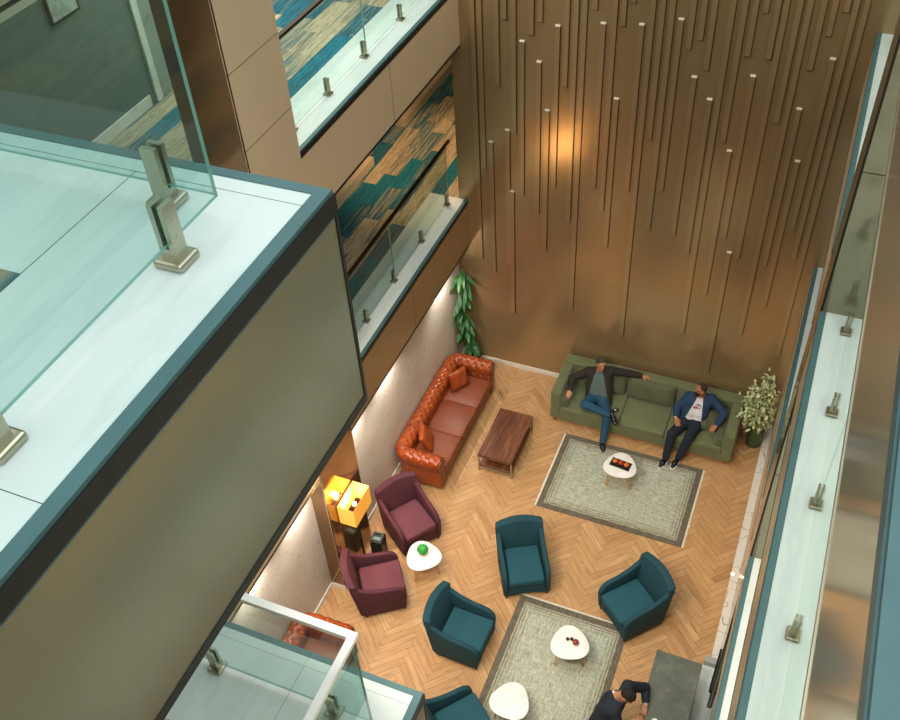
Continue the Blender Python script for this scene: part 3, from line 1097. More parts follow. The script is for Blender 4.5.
# ------------------------------------------------------------------ armchairs
def armchair(name, label, loc, f, m, ms):
    """local: front is -y, origin under the front edge centre"""
    t = thing(name, label, 'armchair', (loc[0], loc[1], loc[2] if len(loc) > 2 else 0), math.atan2(f[1], f[0]) + PI / 2)
    t.scale = (1.05, 1.05, 1.05)
    # back: arched panel leaning backwards
    out = []
    N = 12
    top = [(-0.345 + 0.69 * i / N, 0.87 + 0.035 * (1 - abs(-1 + 2 * i / N) ** 1.6)) for i in range(N + 1)]
    poly = [(0.335, 0.09)] + top[::-1] + [(-0.335, 0.09)]
    bm = prism(poly, 'y', 0.60, 0.71, 0.022, 3)
    for v in bm.verts:
        lean = max(0, v.co.z - 0.35)
        v.co.y += lean * 0.24 + 0.08 * lean * lean
        v.co.y -= 0.05 * (v.co.x / 0.34) ** 2 * min(1, lean * 3)
        if v.co.z > 0.6:
            v.co.x *= 1.0 + 0.06 * (v.co.z - 0.6)
    auto(obj('backrest', bm, m, t), 35)
    prof = [(0.03, 0.07), (0.66, 0.07), (0.70, 0.40), (0.80, 0.80), (0.74, 0.80), (0.66, 0.735), (0.56, 0.675), (0.44, 0.63), (0.32, 0.605), (0.2, 0.595), (0.12, 0.58), (0.06, 0.545), (0.02, 0.48), (0.005, 0.40)]
    for s in (-1, 1):
        a, b = (0.275, 0.345) if s > 0 else (-0.345, -0.275)
        bm = prism(prof, 'x', a, b, 0.024, 3)
        for v in bm.verts:
            v.co.x += s * 0.02 * max(0, (v.co.z - 0.3)) 
        auto(obj('armrest', bm, m, t), 35)
    # apron with a shallow arch
    arch = [(-0.27, 0.07), (-0.27, 0.36), (0.27, 0.36), (0.27, 0.07)] + [(0.27 - 0.54 * i / 10, 0.07 + 0.045 * math.sin(PI * i / 10)) for i in range(1, 10)]
    obj('apron', prism(arch, 'y', 0.035, 0.09), m, t)
    obj('base', box(-0.27, 0.27, 0.09, 0.64, 0.11, 0.35), m, t)
    bm = box(-0.262, 0.262, 0.0, 0.62, 0.33, 0.455, 0.035, 4)
    for v in bm.verts:
        if v.co.z > 0.43:
            v.co.z += 0.012 * max(0, 1 - (v.co.x / 0.26) ** 2) * max(0, 1 - ((v.co.y - 0.3) / 0.32) ** 2)
    auto(obj('seat_cushion', bm, ms, t), 50)
    for sx in (-1, 1):
        for yy in (0.06, 0.62):
            bm = bmesh.new()
            tube(bm, [(sx * 0.30, yy, 0), (sx * 0.30, yy, 0.075)], 0.016, 8, 0.022)
            obj('leg', bm, M['foot'], t)
    return t


armchair('armchair', 'teal armchair facing the camera, topmost of the four teal ones', (-2.595, 7.67), (.48, -.88), M['teal'], M['teal_seat'])
armchair('armchair', 'teal armchair beside the left edge of the lower rug, seen side-on', (-2.84, 6.61), (1.0, -0.03), M['teal'], M['teal_seat'])
armchair('armchair', 'teal armchair at the right of the lower rug, turned towards its white table', (-1.30, 7.645, RUGZ), (-.66, -.75), M['teal'], M['teal_seat'])
armchair('armchair', 'teal armchair cut off by the bottom edge below the others', (-2.50, 5.58), (.63, .77), M['teal'], M['teal_seat'])
armchair('armchair', 'burgundy armchair next to the tan leather sofa', (-4.46, 7.95), (.81, -.59), M['plum'], M['plum_seat'])
armchair('armchair', 'burgundy armchair in front of the lit floor lamp', (-4.44, 7.15), (.81, .58), M['plum'], M['plum_seat'])

# ------------------------------------------------------------------ small white tables with rounded-triangle tops
def tri_table(label, x, y, rz, size=0.27, z=0.45, base=0.0):
    t = thing('side_table', label, 'table', (x, y, base), rz)
    N = 48
    poly = []
    for i in range(N):
        a = 2 * PI * i / N
        r = size * (1 + 0.075 * math.cos(3 * a))
        poly.append((r * math.cos(a), r * math.sin(a)))
    bm = prism(poly, 'z', z - 0.02, z, 0.006, 2)
    auto(obj('tabletop', bm, M['white_table'], t), 40)
    for k in range(3):
        a = 2 * PI * k / 3
        bm = bmesh.new()
        p0 = Vector((math.cos(a), math.sin(a), 0))
        q = Vector((-math.sin(a), math.cos(a), 0))
        foot = p0 * size * 0.86
        tube(bm, [p0 * size * 0.55 + q * 0.05 + Vector((0, 0, z - 0.02)), foot + q * 0.008 + Vector((0, 0, 0.008))], 0.009, 8)
        tube(bm, [p0 * size * 0.55 - q * 0.05 + Vector((0, 0, z - 0.02)), foot - q * 0.008 + Vector((0, 0, 0.008))], 0.009, 8)
        obj('leg', bm, M['wood_leg'], t)
    return t


tri_table('white rounded table on the upper rug holding a black tray', -1.885, 10.345, 1.65, base=RUGZ)
tri_table('white rounded table on the lower rug with small ornaments on top', -1.70, 6.925, 1.9, base=RUGZ)
tri_table('white rounded table between the burgundy armchairs with a green ball on top', -4.27, 7.56, 0.2)
tri_table('white rounded bare table cut off by the bottom edge', -2.20, 5.80, -0.55, base=RUGZ)

# tray with three fruits
TZ = 0.45 + RUGZ
tr = thing('serving_tray', 'black rectangular tray on the white table of the upper rug', 'tray', (-1.885, 10.365, TZ), -0.12)
bm = bmesh.new()
bx(bm, -0.17, 0.17, -0.085, 0.085, 0, 0.008)
for a in ((-0.17, 0.17, -0.085, -0.077), (-0.17, 0.17, 0.077, 0.085), (-0.17, -0.162, -0.085, 0.085), (0.162, 0.17, -0.085, 0.085)):
    bx(bm, *a, 0.008, 0.02)
obj('tray_body', bm, M['black'], tr)
def fruit(name, label, x, y, z, m, r):
    t = thing(name, label, 'fruit', (x, y, z), random.random() * 6)
    prof = [(0, 0.006)] + [(r * math.sin(PI * i / 12) * (1 + 0.05 * math.cos(PI * i / 12)), r - r * 0.96 * math.cos(PI * i / 12)) for i in range(1, 12)] + [(0.006, 2 * r * 0.94), (0, 2 * r * 0.9)]
    obj('flesh', lathe(prof, 20), m, t, smooth=True)
    bm = bmesh.new()
    tube(bm, [(0, 0, 2 * r * 0.9), (0.004, 0, 2 * r + 0.012)], 0.003, 6)
    obj('stalk', bm, M['stem'], t)
    return t
red = speckle('red_apple', '#c0241b', '#cf5a23', 8, 0.3)
yel = speckle('orange_apple', '#d9832f', '#cf4a22', 7, 0.3)
dv = Vector((math.cos(-0.12), math.sin(-0.12)))
fruit('apple', 'orange-red apple at the left end of the black tray', -1.885 - dv.x * 0.1, 10.365 - dv.y * 0.1, TZ + 0.008, yel, 0.042)
fruit('apple', 'deep red apple in the middle of the black tray', -1.885, 10.365, TZ + 0.008, red, 0.043)
fruit('apple', 'yellow-orange apple at the right end of the black tray', -1.885 + dv.x * 0.1, 10.365 + dv.y * 0.1, TZ + 0.008, yel, 0.042)

# ornaments on the lower table
def trinket(label, x, y, r, m, cat='ornament'):
    t = thing('ornament', label, cat, (x, y, TZ))
    obj('body', lathe([(0, 0), (r * 0.6, 0.0), (r, r * 0.7), (r * 0.9, r * 1.3), (r * 0.45, r * 1.75), (0, r * 1.85)], 16), m, t, smooth=True)
    bm = bmesh.new()
    tube(bm, [(0, 0, r * 1.8), (0, 0, r * 2.4)], r * 0.16, 8, r * 0.28)
    obj('crown', bm, M['stem'], t)
dkbr = plain('dark_brown_glaze', '#43211c', 0.3)
rdbr = plain('red_brown_glaze', '#97452e', 0.3)
trinket('small dark ornament on the lower white table, left one of the dark pair', -1.745, 6.965, 0.026, dkbr)
trinket('small dark ornament on the lower white table, touching the red one', -1.69, 6.985, 0.026, dkbr)
trinket('red-brown pomegranate-shaped ornament on the lower white table', -1.62, 6.945, 0.047, rdbr)

# green ball in a small dish
gb = thing('moss_ball', 'green moss ball on the white table between burgundy armchairs', 'decorative ball', (-4.29, 7.60, 0.45))
bm = bmesh.new()
bmesh.ops.create_icosphere(bm, subdivisions=4, radius=0.085)
for v in bm.verts:
    n = v.co.normalized()
    v.co *= 1 + 0.09 * math.sin(23 * n.x + 5 * n.z) * math.sin(21 * n.y) * math.cos(19 * n.z)
    v.co.z += 0.11
obj('foliage', bm, M['moss'], gb, smooth=True)
obj('dish', lathe([(0, 0), (0.045, 0), (0.055, 0.03), (0.048, 0.032), (0, 0.02)], 20), M['gold'], gb, smooth=True)

# ------------------------------------------------------------------ tufted leather sofas
def chesterfield(label, loc, rz, L=2.72, Dp=0.92):
    """local: back along +y, front -y, origin under the centre"""
    t = thing('chesterfield_sofa', label, 'sofa', loc, rz)
    R = 0.125
    in_x = L / 2 - 0.16
    in_y = Dp / 2 - 0.15
    # centreline of the rolled top: front left -> back left -> back right -> front right
    rad = 0.16
    path = []
    def seg(a, b, n):
        for i in range(n):
            path.append(Vector(a).lerp(Vector(b), i / n))
    y_front = -Dp / 2 + 0.02
    seg((-in_x, y_front), (-in_x, in_y - rad), 34)
    for i in range(12):
        a = PI - (PI / 2) * i / 12
        path.append(Vector((-in_x + rad + rad * math.cos(a), in_y - rad + rad * math.sin(a))))
    seg((-in_x + rad, in_y), (in_x - rad, in_y), 116)
    for i in range(12):
        a = PI / 2 - (PI / 2) * i / 12
        path.append(Vector((in_x - rad + rad * math.cos(a), in_y - rad + rad * math.sin(a))))
    seg((in_x, in_y - rad), (in_x, y_front), 34)
    path.append(Vector((in_x, y_front)))
    # cross-section (offset from centreline towards outside = +, z)
    sec = [(0.075, 0.09), (0.078, 0.25), (0.078, 0.42), (0.075, 0.52)]
    zc = 0.635
    for i in range(26):
        a = math.radians(-40 + 250 * i / 25)
        sec.append((0.012 + R * math.cos(a), zc + R * math.sin(a)))
    for i in range(1, 15):
        f = i / 14
        sec.append((-0.095 - 0.03 * f, 0.56 - (0.56 - 0.30) * f))
    # running length of the section and path for the tufting lattice
    sl = [0]
    for a, b in zip(sec, sec[1:]):
        sl.append(sl[-1] + math.hypot(b[0] - a[0], b[1] - a[1]))
    pl = [0]
    for a, b in zip(path, path[1:]):
        pl.append(pl[-1] + (b - a).length)
    i0 = 9
    V = []
    for pi_, p in enumerate(path):
        d = (path[min(pi_ + 1, len(path) - 1)] - path[max(pi_ - 1, 0)]).normalized()
        out = Vector((-d.y, d.x))
        for k, (o_, z) in enumerate(sec):
            q = p + out * o_
            nx, nz = 0.0, 0.0
            dis = 0.0
            if k >= i0:
                a = sec[max(k - 1, 0)]
                b = sec[min(k + 1, len(sec) - 1)]
                tx, tz = b[0] - a[0], b[1] - a[1]
                l_ = math.hypot(tx, tz)
                nx, nz = tz / l_, -tx / l_
                s_ = (sl[k] - sl[i0] - 0.05) / 0.105
                u_ = pl[pi_] / 0.15
                e = min(1, (k - i0) / 3)
                # diamond lattice
                A = u_ + s_ / 2
                B = u_ - s_ / 2
                fa, fb = abs(A - round(A)), abs(B - round(B))
                crease = math.exp(-(fa / 0.09) ** 2) + math.exp(-(fb / 0.09) ** 2)
                pit = math.exp(-((fa / 0.13) ** 2 + (fb / 0.13) ** 2))
                dis = -(0.012 * min(crease, 1.2) + 0.055 * pit) * e + 0.02 * e
            V.append((q.x + out.x * nx * dis, q.y + out.y * nx * dis, z + nz * dis))
    K = len(sec)
    F = []
    for i in range(len(path) - 1):
        for k in range(K - 1):
            a = i * K + k
            F.append((a, a + 1, a + K + 1, a + K))
    # end caps
    F.append(tuple(range(K)))
    F.append(tuple((len(path) - 1) * K + k for k in range(K))[::-1])
    bm = bmesh.new()
    vs = [bm.verts.new(v) for v in V]
    for f in F:
        bm.faces.new([vs[i] for i in f])
    bmesh.ops.recalc_face_normals(bm, faces=bm.faces[:])
    auto(obj('tufted_back_and_arms', bm, M['tan'], t), 60)
    # front of the scrolled arms
    for s in (-1, 1):
        poly = [(s * (in_x + 0.075), 0.09), (s * (in_x + 0.078), 0.50)]
        for i in range(17):
            a = math.radians(-30 + 240 * i / 16)
            poly.append((s * (in_x + 0.012 + R * 0.9 * math.cos(a)), 0.635 + R * 0.9 * math.sin(a)))
        poly += [(s * (in_x - 0.09), 0.45), (s * (in_x - 0.09), 0.09)]
        bm = prism(poly if s > 0 else poly[::-1], 'y', y_front - 0.02, y_front + 0.01, 0.008, 2)
        auto(obj('arm_front', bm, M['tan_seat'], t), 40)
    w = (2 * (in_x - 0.10)) / 3
    obj('base', box(-in_x + 0.09, in_x - 0.09, -Dp / 2 + 0.02, in_y - 0.06, 0.09, 0.30, 0.012), M['tan_seat'], t)
    for k in range(3):
        x0 = -in_x + 0.10 + w * k
        bm = box(x0 + 0.003, x0 + w - 0.003, -Dp / 2 - 0.01, in_y - 0.09, 0.30, 0.45, 0.028, 4)
        for v in bm.verts:
            if v.co.z > 0.42:
                v.co.z += 0.014 * max(0, 1 - ((v.co.x - x0 - w / 2) / (w / 2)) ** 2)
        auto(obj('seat_cushion', bm, M['tan_seat'], t), 50)
    for sx in (-1, 1):
        for yy in (-Dp / 2 + 0.06, Dp / 2 - 0.12):
            obj('foot', lathe([(0, 0), (0.022, 0), (0.035, 0.04), (0.03, 0.09), (0, 0.09)], 14, None, (sx * (in_x - 0.02), yy)), M['foot'], t, smooth=True)
    return t


LSX, LSY = -5.085, 10.41
chesterfield('tan tufted leather sofa along the left wall beside the coffee table', (LSX, LSY, 0), PI / 2)
chesterfield('tufted brown leather sofa seen through the glass at bottom left', (-5.085, 4.62, 0), PI / 2)


def throw_pillow(label, m, loc, rot, w=0.42, h=0.42, t=0.15, cat='cushion'):
    bm = xf(pillow(w, h, t), T3(*loc) @ R3(*rot))
    o = obj('throw_cushion', bm, m, None, smooth=True)
    return tag(o, label, cat)


throw_pillow('tan leather cushion in the far corner of the leather sofa', M['tan'], (-5.13, 11.18, 0.64), (0.35, 0.0, -2.15), 0.40, 0.38, 0.15)
throw_pillow('tan leather cushion at the near end of the leather sofa', M['tan'], (-5.13, 9.68, 0.64), (0.45, 0.0, -1.15), 0.42, 0.40, 0.15)

# ------------------------------------------------------------------ coffee table
ct = thing('coffee_table', 'dark walnut coffee table with lower shelf beside the leather sofa', 'table', (-3.92, 10.35, 0))
obj('tabletop', box(-0.305, 0.305, -0.57, 0.57, 0.38, 0.45, 0.004), M['walnut'], ct)
obj('lower_shelf', box(-0.285, 0.285, -0.54, 0.54, 0.11, 0.17, 0.004), M['walnut'], ct)
for sx in (-1, 1):
    for sy in (-1, 1):
        obj('leg', box(sx * 0.295 - 0.012, sx * 0.295 + 0.012, sy * 0.548 - 0.012, sy * 0.548 + 0.012, 0, 0.38), M['steel'], ct)
for sy in (-1, 1):
    obj('crossbar', box(-0.283, 0.283, sy * 0.548 - 0.01, sy * 0.548 + 0.01, 0.09, 0.11), M['steel'], ct)

# ------------------------------------------------------------------ olive sofa
gs = thing('velvet_sofa', 'long olive green sofa against the batten wall with two men on it', 'sofa', (-1.82, 11.88, 0))
SX = 1.605
def gpart(name, bm, m=None, ang=50):
    return auto(obj(name, bm, m or M['olive'], gs), ang)
gpart('base', box(-SX, SX, -0.57, 0.46, 0.11, 0.28, 0.02, 3))
gpart('backrest', box(-SX, SX, 0.24, 0.47, 0.28, 0.77, 0.03, 3))
for s in (-1, 1):
    a, b = sorted((s * SX, s * (SX - 0.18)))
    gpart('armrest', box(a, b, -0.57, 0.24, 0.28, 0.755, 0.03, 3))
    bm = box(-0.095, 0.095, -0.54, 0.22, 0.38, 0.61, 0.05, 4)
    xf(bm, T3(s * (SX - 0.30), 0, 0) @ R3(0, s * 0.16, 0))
    gpart('arm_bolster', bm, M['olive_cushion'])
e = [-1.425, -0.36, 0.45, 1.425]
for k in range(3):
    bm = box(e[k] + 0.004, e[k + 1] - 0.004, -0.585, 0.24, 0.28, 0.42, 0.035, 4)
    for v in bm.verts:
        if v.co.z > 0.40:
            v.co.z += 0.012 * max(0, 1 - ((v.co.x - (e[k] + e[k + 1]) / 2) / ((e[k + 1] - e[k]) / 2)) ** 2)
    gpart('seat_cushion', bm)
eb = [-1.20, -0.42, 0.46, 1.20]
for k in range(3):
    w = eb[k + 1] - eb[k] - 0.01
    bm = xf(pillow(w, 0.40, 0.20, 18, 0.35, 0.03), T3((eb[k] + eb[k + 1]) / 2, 0.17, 0.61) @ R3(-0.28, 0, 0))
    gpart('back_cushion', bm, M['olive_cushion'])
for sx in (-1, 1):
    for yy in (-0.51, 0.38):
        bm = bmesh.new()
        tube(bm, [(sx * (SX - 0.08), yy, 0), (sx * (SX - 0.08), yy, 0.115)], 0.018, 10, 0.028)
        obj('foot', bm, M['orange_foot'], gs)
throw_pillow('loose olive cushion under the arm of the man in the navy jacket', M['olive_cushion'], (-0.70, 11.74, 0.58), (-0.75, 0.25, 0.35), 0.42, 0.36, 0.14)
ph = obj('phone_case', box(-0.06, 0.06, -0.035, 0.035, 0, 0.015, 0.004), M['black'])
ph.location = (-2.30, 11.55, 0.434)
ph.rotation_euler = (0, 0, 0.6)
tag(ph, 'small black gadget with a pale mark lying on the olive seat', 'gadget')
pm = obj('pale_mark', lathe([(0, 0.0152), (0.018, 0.0152), (0.018, 0.0158), (0, 0.0158)], 16), M['white'], ph)

# ------------------------------------------------------------------ floor lamp, black box
shade_in = emit('lit_lamp_shade', '#ffb43a', 1.6)
fl = thing('floor_lamp', 'floor lamp with glowing amber box shade by the bronze pillar', 'lamp', (-5.165, 7.29, 0))
def shade_bm():
    bm = bmesh.new()
    x, y, z0, z1, t = 0.135, 0.255, 1.50, 1.88, 0.004
    bx(bm, -x, -x + t, -y, y, z0, z1)
    bx(bm, x - t, x, -y, y, z0, z1)
    bx(bm, -x + t, x - t, -y, -y + t, z0, z1)
    bx(bm, -x + t, x - t, y - t, y, z0, z1)
    return bm
sh = NT('amber_shade_fabric')
sh.set(Roughness=0.9)
sh.p.inputs['Base Color'].default_value = srgb('#e8b35a')
sh.p.inputs['Emission Color'].default_value = srgb('#ffa528')
sh.p.inputs['Emission Strength'].default_value = 0.5
obj('lamp_shade', shade_bm(), sh.m, fl)
bm = bmesh.new()
bmesh.ops.create_icosphere(bm, subdivisions=3, radius=0.035, matrix=T3(0, 0, 1.70))
bulb = obj('bulb', bm, emit('bulb_glow', '#ffe0a0', 6), fl, smooth=True)
bm = bmesh.new()
tube(bm, [(0, 0, 0.025), (0, 0, 1.66)], 0.018, 12)
bx(bm, -0.13, 0.13, -0.006, 0.006, 1.60, 1.612)
obj('pole', bm, M['black'], fl)
obj('base', box(-0.12, 0.12, -0.14, 0.14, 0, 0.025, 0.006), M['black'], fl)
lamp('lamp_bulb_light', 'POINT', (-5.165, 7.29, 1.78), 40, (1.0, 0.66, 0.28), None, shadow_soft_size=0.04)
bb = thing('storage_box', 'small black box standing by the pillar behind the burgundy armchairs', 'box', (-5.09, 7.62, 0), 0.1)
obj('box_body', box(-0.10, 0.10, -0.10, 0.10, 0, 0.46, 0.008), M['black'], bb)
bm = bmesh.new()
for a in ((-0.085, 0.085, -0.085, -0.06), (-0.085, 0.085, 0.06, 0.085), (-0.085, -0.06, -0.06, 0.06), (0.06, 0.085, -0.06, 0.06)):
    bx(bm, *a, 0.46, 0.485)
obj('raised_rim', bm, plain('grey_lid', '#3d4a49', 0.3), bb)
obj('lid_panel', box(-0.058, 0.058, -0.058, 0.0, 0.46, 0.472), plain('teal_grey_lid', '#6d8583', 0.3), bb)

# ------------------------------------------------------------------ plants
def leaf(bm, base, d, up, L, W, droop=0.3):
    d = Vector(d).normalized()
    side = d.cross(Vector(up)).normalized()
    n = side.cross(d).normalized()
    K = 5
    rows = []
    for i in range(K + 1):
        f = i / K
        w = W * math.sin(PI * min(1, f * 0.92 + 0.06)) ** 0.8 * 0.5
        p = Vector(base) + d * L * f - Vector((0, 0, 1)) * droop * L * f * f
        rows.append((bm.verts.new(p + side * w + n * w * 0.35), bm.verts.new(p), bm.verts.new(p - side * w + n * w * 0.35)))
    for a, b in zip(rows, rows[1:]):
        bm.faces.new((a[0], b[0], b[1], a[1]))
        bm.faces.new((a[1], b[1], b[2], a[2]))


def tall_plant():
    t = thing('potted_climber', 'tall dark green leafy plant in the corner behind the leather sofa', 'plant', (-5.25, 12.2, 0))
    obj('pot', lathe([(0, 0), (0.12, 0), (0.16, 0.26), (0.165, 0.28), (0.145, 0.28), (0.14, 0.24), (0, 0.24)], 28), M['terracotta'], t, smooth=True)
    obj('soil', lathe([(0, 0.235), (0.139, 0.235), (0.139, 0.243), (0, 0.248)], 20), M['soil'], t)
    st = [(0.0, 0.0, 0.24), (-0.05, 0.02, 0.55), (-0.16, 0.03, 0.95), (-0.22, 0.03, 1.35), (-0.20, 0.03, 1.85), (-0.16, 0.02, 2.35)]
    bm = bmesh.new()
    tube(bm, st, 0.016, 8, 0.008)
    obj('stem', bm, M['stem'], t)
    r = random.Random(11)
    bm = bmesh.new()
    for i in range(64):
        f = r.random() ** 0.8
        k = 0.15 + f * 0.85
        x = k * 5
        j = min(int(x), 4)
        p = Vector(st[j]).lerp(Vector(st[j + 1]), x - j)
        a = r.uniform(0, 2 * PI)
        dirv = Vector((math.cos(a) * 0.55, math.sin(a) * 0.5 - 0.35, -0.55 + r.random() * 0.5))
        if p.x + dirv.x * 0.3 < -0.27:
            dirv.x = abs(dirv.x) * 0.4
        if dirv.y > 0.1:
            dirv.y = 0.05
        leaf(bm, p + dirv * 0.03, dirv, (0, -0.3, 1), r.uniform(0.22, 0.34), r.uniform(0.075, 0.11), 0.35)
    for v in bm.verts:
        v.co.x = max(v.co.x, -0.285)
        v.co.y = min(v.co.y, 0.20)
    obj('foliage', bm, M['leaf'], t, smooth=True)
tall_plant()


def bush():
    t = thing('potted_shrub', 'variegated leafy shrub in green pot right of the olive sofa', 'plant', (0.075, 11.99, 0))
    obj('pot', lathe([(0, 0), (0.115, 0), (0.13, 0.02), (0.15, 0.43), (0.152, 0.45), (0.135, 0.45), (0.13, 0.41), (0, 0.41)], 32), M['green_pot'], t, smooth=True)
    obj('soil', lathe([(0, 0.405), (0.13, 0.405), (0.13, 0.415), (0, 0.42)], 20), M['soil'], t)
    r = random.Random(4)
    bm = bmesh.new()
    tips = []
    ends = [(0.02, -0.02, 1.72), (0.0, 0.02, 1.55), (-0.02, -0.1, 1.3), (-0.28, -0.05, 1.05), (-0.30, -0.15, 0.80), (-0.10, -0.22, 0.95), (0.10, -0.15, 1.0), (0.12, 0.10, 1.15), (-0.18, 0.12, 1.2), (0.12, -0.05, 0.75), (-0.12, -0.12, 1.35), (0.05, 0.0, 1.45), (-0.2, 0.1, 0.8)]
    for e_ in ends:
        a = Vector((r.uniform(-.05, .05), r.uniform(-.05, .05), 0.41))
        b = Vector(e_)
        m = a.lerp(b, 0.5) + Vector((-(b.x) * 0.15, 0, 0.06))
        tube(bm, [a, m, b], 0.007, 6, 0.003)
        tips.append((a, m, b))
    obj('branches', bm, M['stem'], t)
    bm = bmesh.new()
    for i in range(820):
        a, m, b = r.choice(tips)
        f = r.random() ** 0.6
        p = a.lerp(m, f * 2) if f < 0.5 else m.lerp(b, f * 2 - 1)
        sp = 0.11 * (1 - 0.4 * f)
        if p.z < 0.52:
            continue
        p = p + Vector((r.gauss(0, sp * .7), r.gauss(0, sp * .7), r.gauss(0, sp * .6)))
        p.z = max(p.z, 0.5)
        d = Vector((r.gauss(0, 1), r.gauss(0, 1), r.gauss(0.1, .7)))
        leaf(bm, p, d, (0.1, 0.1, 1), r.uniform(0.07, 0.105), r.uniform(0.038, 0.055), 0.3)
    for v in bm.verts:
        v.co.x = min(v.co.x, 0.235)
        v.co.y = min(v.co.y, 0.38)
    obj('foliage', bm, M['leaf_var'], t, smooth=True)
bush()

# ------------------------------------------------------------------ dark marble table, cup, stool
mt = thing('marble_table', 'dark grey marble table at bottom right by the door', 'table', (-0.195, 6.2, 0))
obj('tabletop', box(-0.31, 0.31, -0.9, 0.9, 0.722, 0.75, 0.004), M['dark_marble'], mt)
for yy in (-0.7, 0.72):
    obj('leg', box(0.02, 0.10, yy - 0.05, yy + 0.05, 0.02, 0.722), M['black'], mt)
    obj('foot', box(-0.2, 0.29, yy - 0.06, yy + 0.06, 0.0, 0.02), M['black'], mt)
cu = thing('coffee_cup', 'white cup on the dark marble table beside clasped hands', 'cup', (-0.29, 6.04, 0.75))
obj('cup_body', lathe([(0, 0), (0.025, 0), (0.04, 0.06), (0.042, 0.075), (0.038, 0.075), (0.035, 0.02), (0, 0.012)], 24), M['ceramic'], cu, smooth=True)
bm = bmesh.new()
tube(bm, [(0.038, 0, 0.06), (0.062, 0, 0.055), (0.062, 0, 0.03), (0.034, 0, 0.022)], 0.005, 8)
obj('handle', bm, M['ceramic'], cu)
stl = thing('stool', 'dark round stool under the man at the marble table', 'stool', (-0.99, 5.82, 0.012))
obj('seat', lathe([(0, 0.37), (0.19, 0.37), (0.20, 0.39), (0.19, 0.415), (0, 0.42)], 32), M['black'], stl, smooth=True)
for k in range(4):
    a = PI / 4 + k * PI / 2
    bm = bmesh.new()
    tube(bm, [(0.17 * math.cos(a), 0.17 * math.sin(a), 0), (0.13 * math.cos(a), 0.13 * math.sin(a), 0.37)], 0.014, 8)
    obj('leg', bm, M['foot'], stl)

# glint on the marble edge, drawn by an added glowing disc
glint = thing('glint_disc', 'small glowing disc for a glint on the white marble edge at right', 'light', (0.245, 9.15, 0.06))
obj('glint_rim', lathe([(0, 0), (0.03, 0), (0.03, 0.012), (0, 0.012)], 20), M['steel'], glint)
obj('lens', lathe([(0, 0.0125), (0.024, 0.0125), (0.022, 0.016), (0, 0.017)], 20), emit('glint_glow', '#ffe2b0', 18), glint)  # glowing face that makes the glint

# ------------------------------------------------------------------ people
SKIN = plain('skin', '#b98562', 0.5)
SKIN2 = plain('tanned_skin', '#a8714e', 0.5)
LIP = plain('lips', '#8d5346', 0.5)
EYE = plain('dark_eye', '#1b1512', 0.25)
def v3(*a):
    return np.array(a, float)


def unit(v):
    return v / np.linalg.norm(v)


def hand(S, wr, tip, nrm, mid, curl=0.35, thumb=1):
    d = unit(tip - wr)
    n = unit(nrm - d * (nrm @ d))
    t = np.cross(d, n) * thumb
    base = wr + d * 0.085
    for k in (-1.5, -0.5, 0.5, 1.5):
        S.cone(wr + t * k * 0.010, base + t * k * 0.020, 0.017, 0.0125, mid, 0.012)
    for k, L in ((1.5, 0.85), (0.5, 1.0), (-0.5, 0.94), (-1.5, 0.76)):
        p0 = base + t * k * 0.021
        d1 = unit(d + t * k * 0.07 - n * curl * 0.5)
        d2 = unit(d + t * k * 0.07 - n * curl * 1.3)
        p1 = p0 + d1 * 0.042 * L
        p2 = p1 + d2 * 0.038 * L
        S.cone(p0, p1, 0.0105, 0.0095, mid, 0.004)
        S.cone(p1, p2, 0.0095, 0.008, mid, 0.004)
    q0 = wr + d * 0.03 + t * 0.028
    q1 = q0 + unit(d * 0.8 + t * 0.8 - n * 0.2) * 0.04
    q2 = q1 + unit(d + t * 0.25 - n * 0.3) * 0.032
    S.cone(q0, q1, 0.014, 0.0115, mid, 0.008)
    S.cone(q1, q2, 0.0115, 0.009, mid, 0.004)


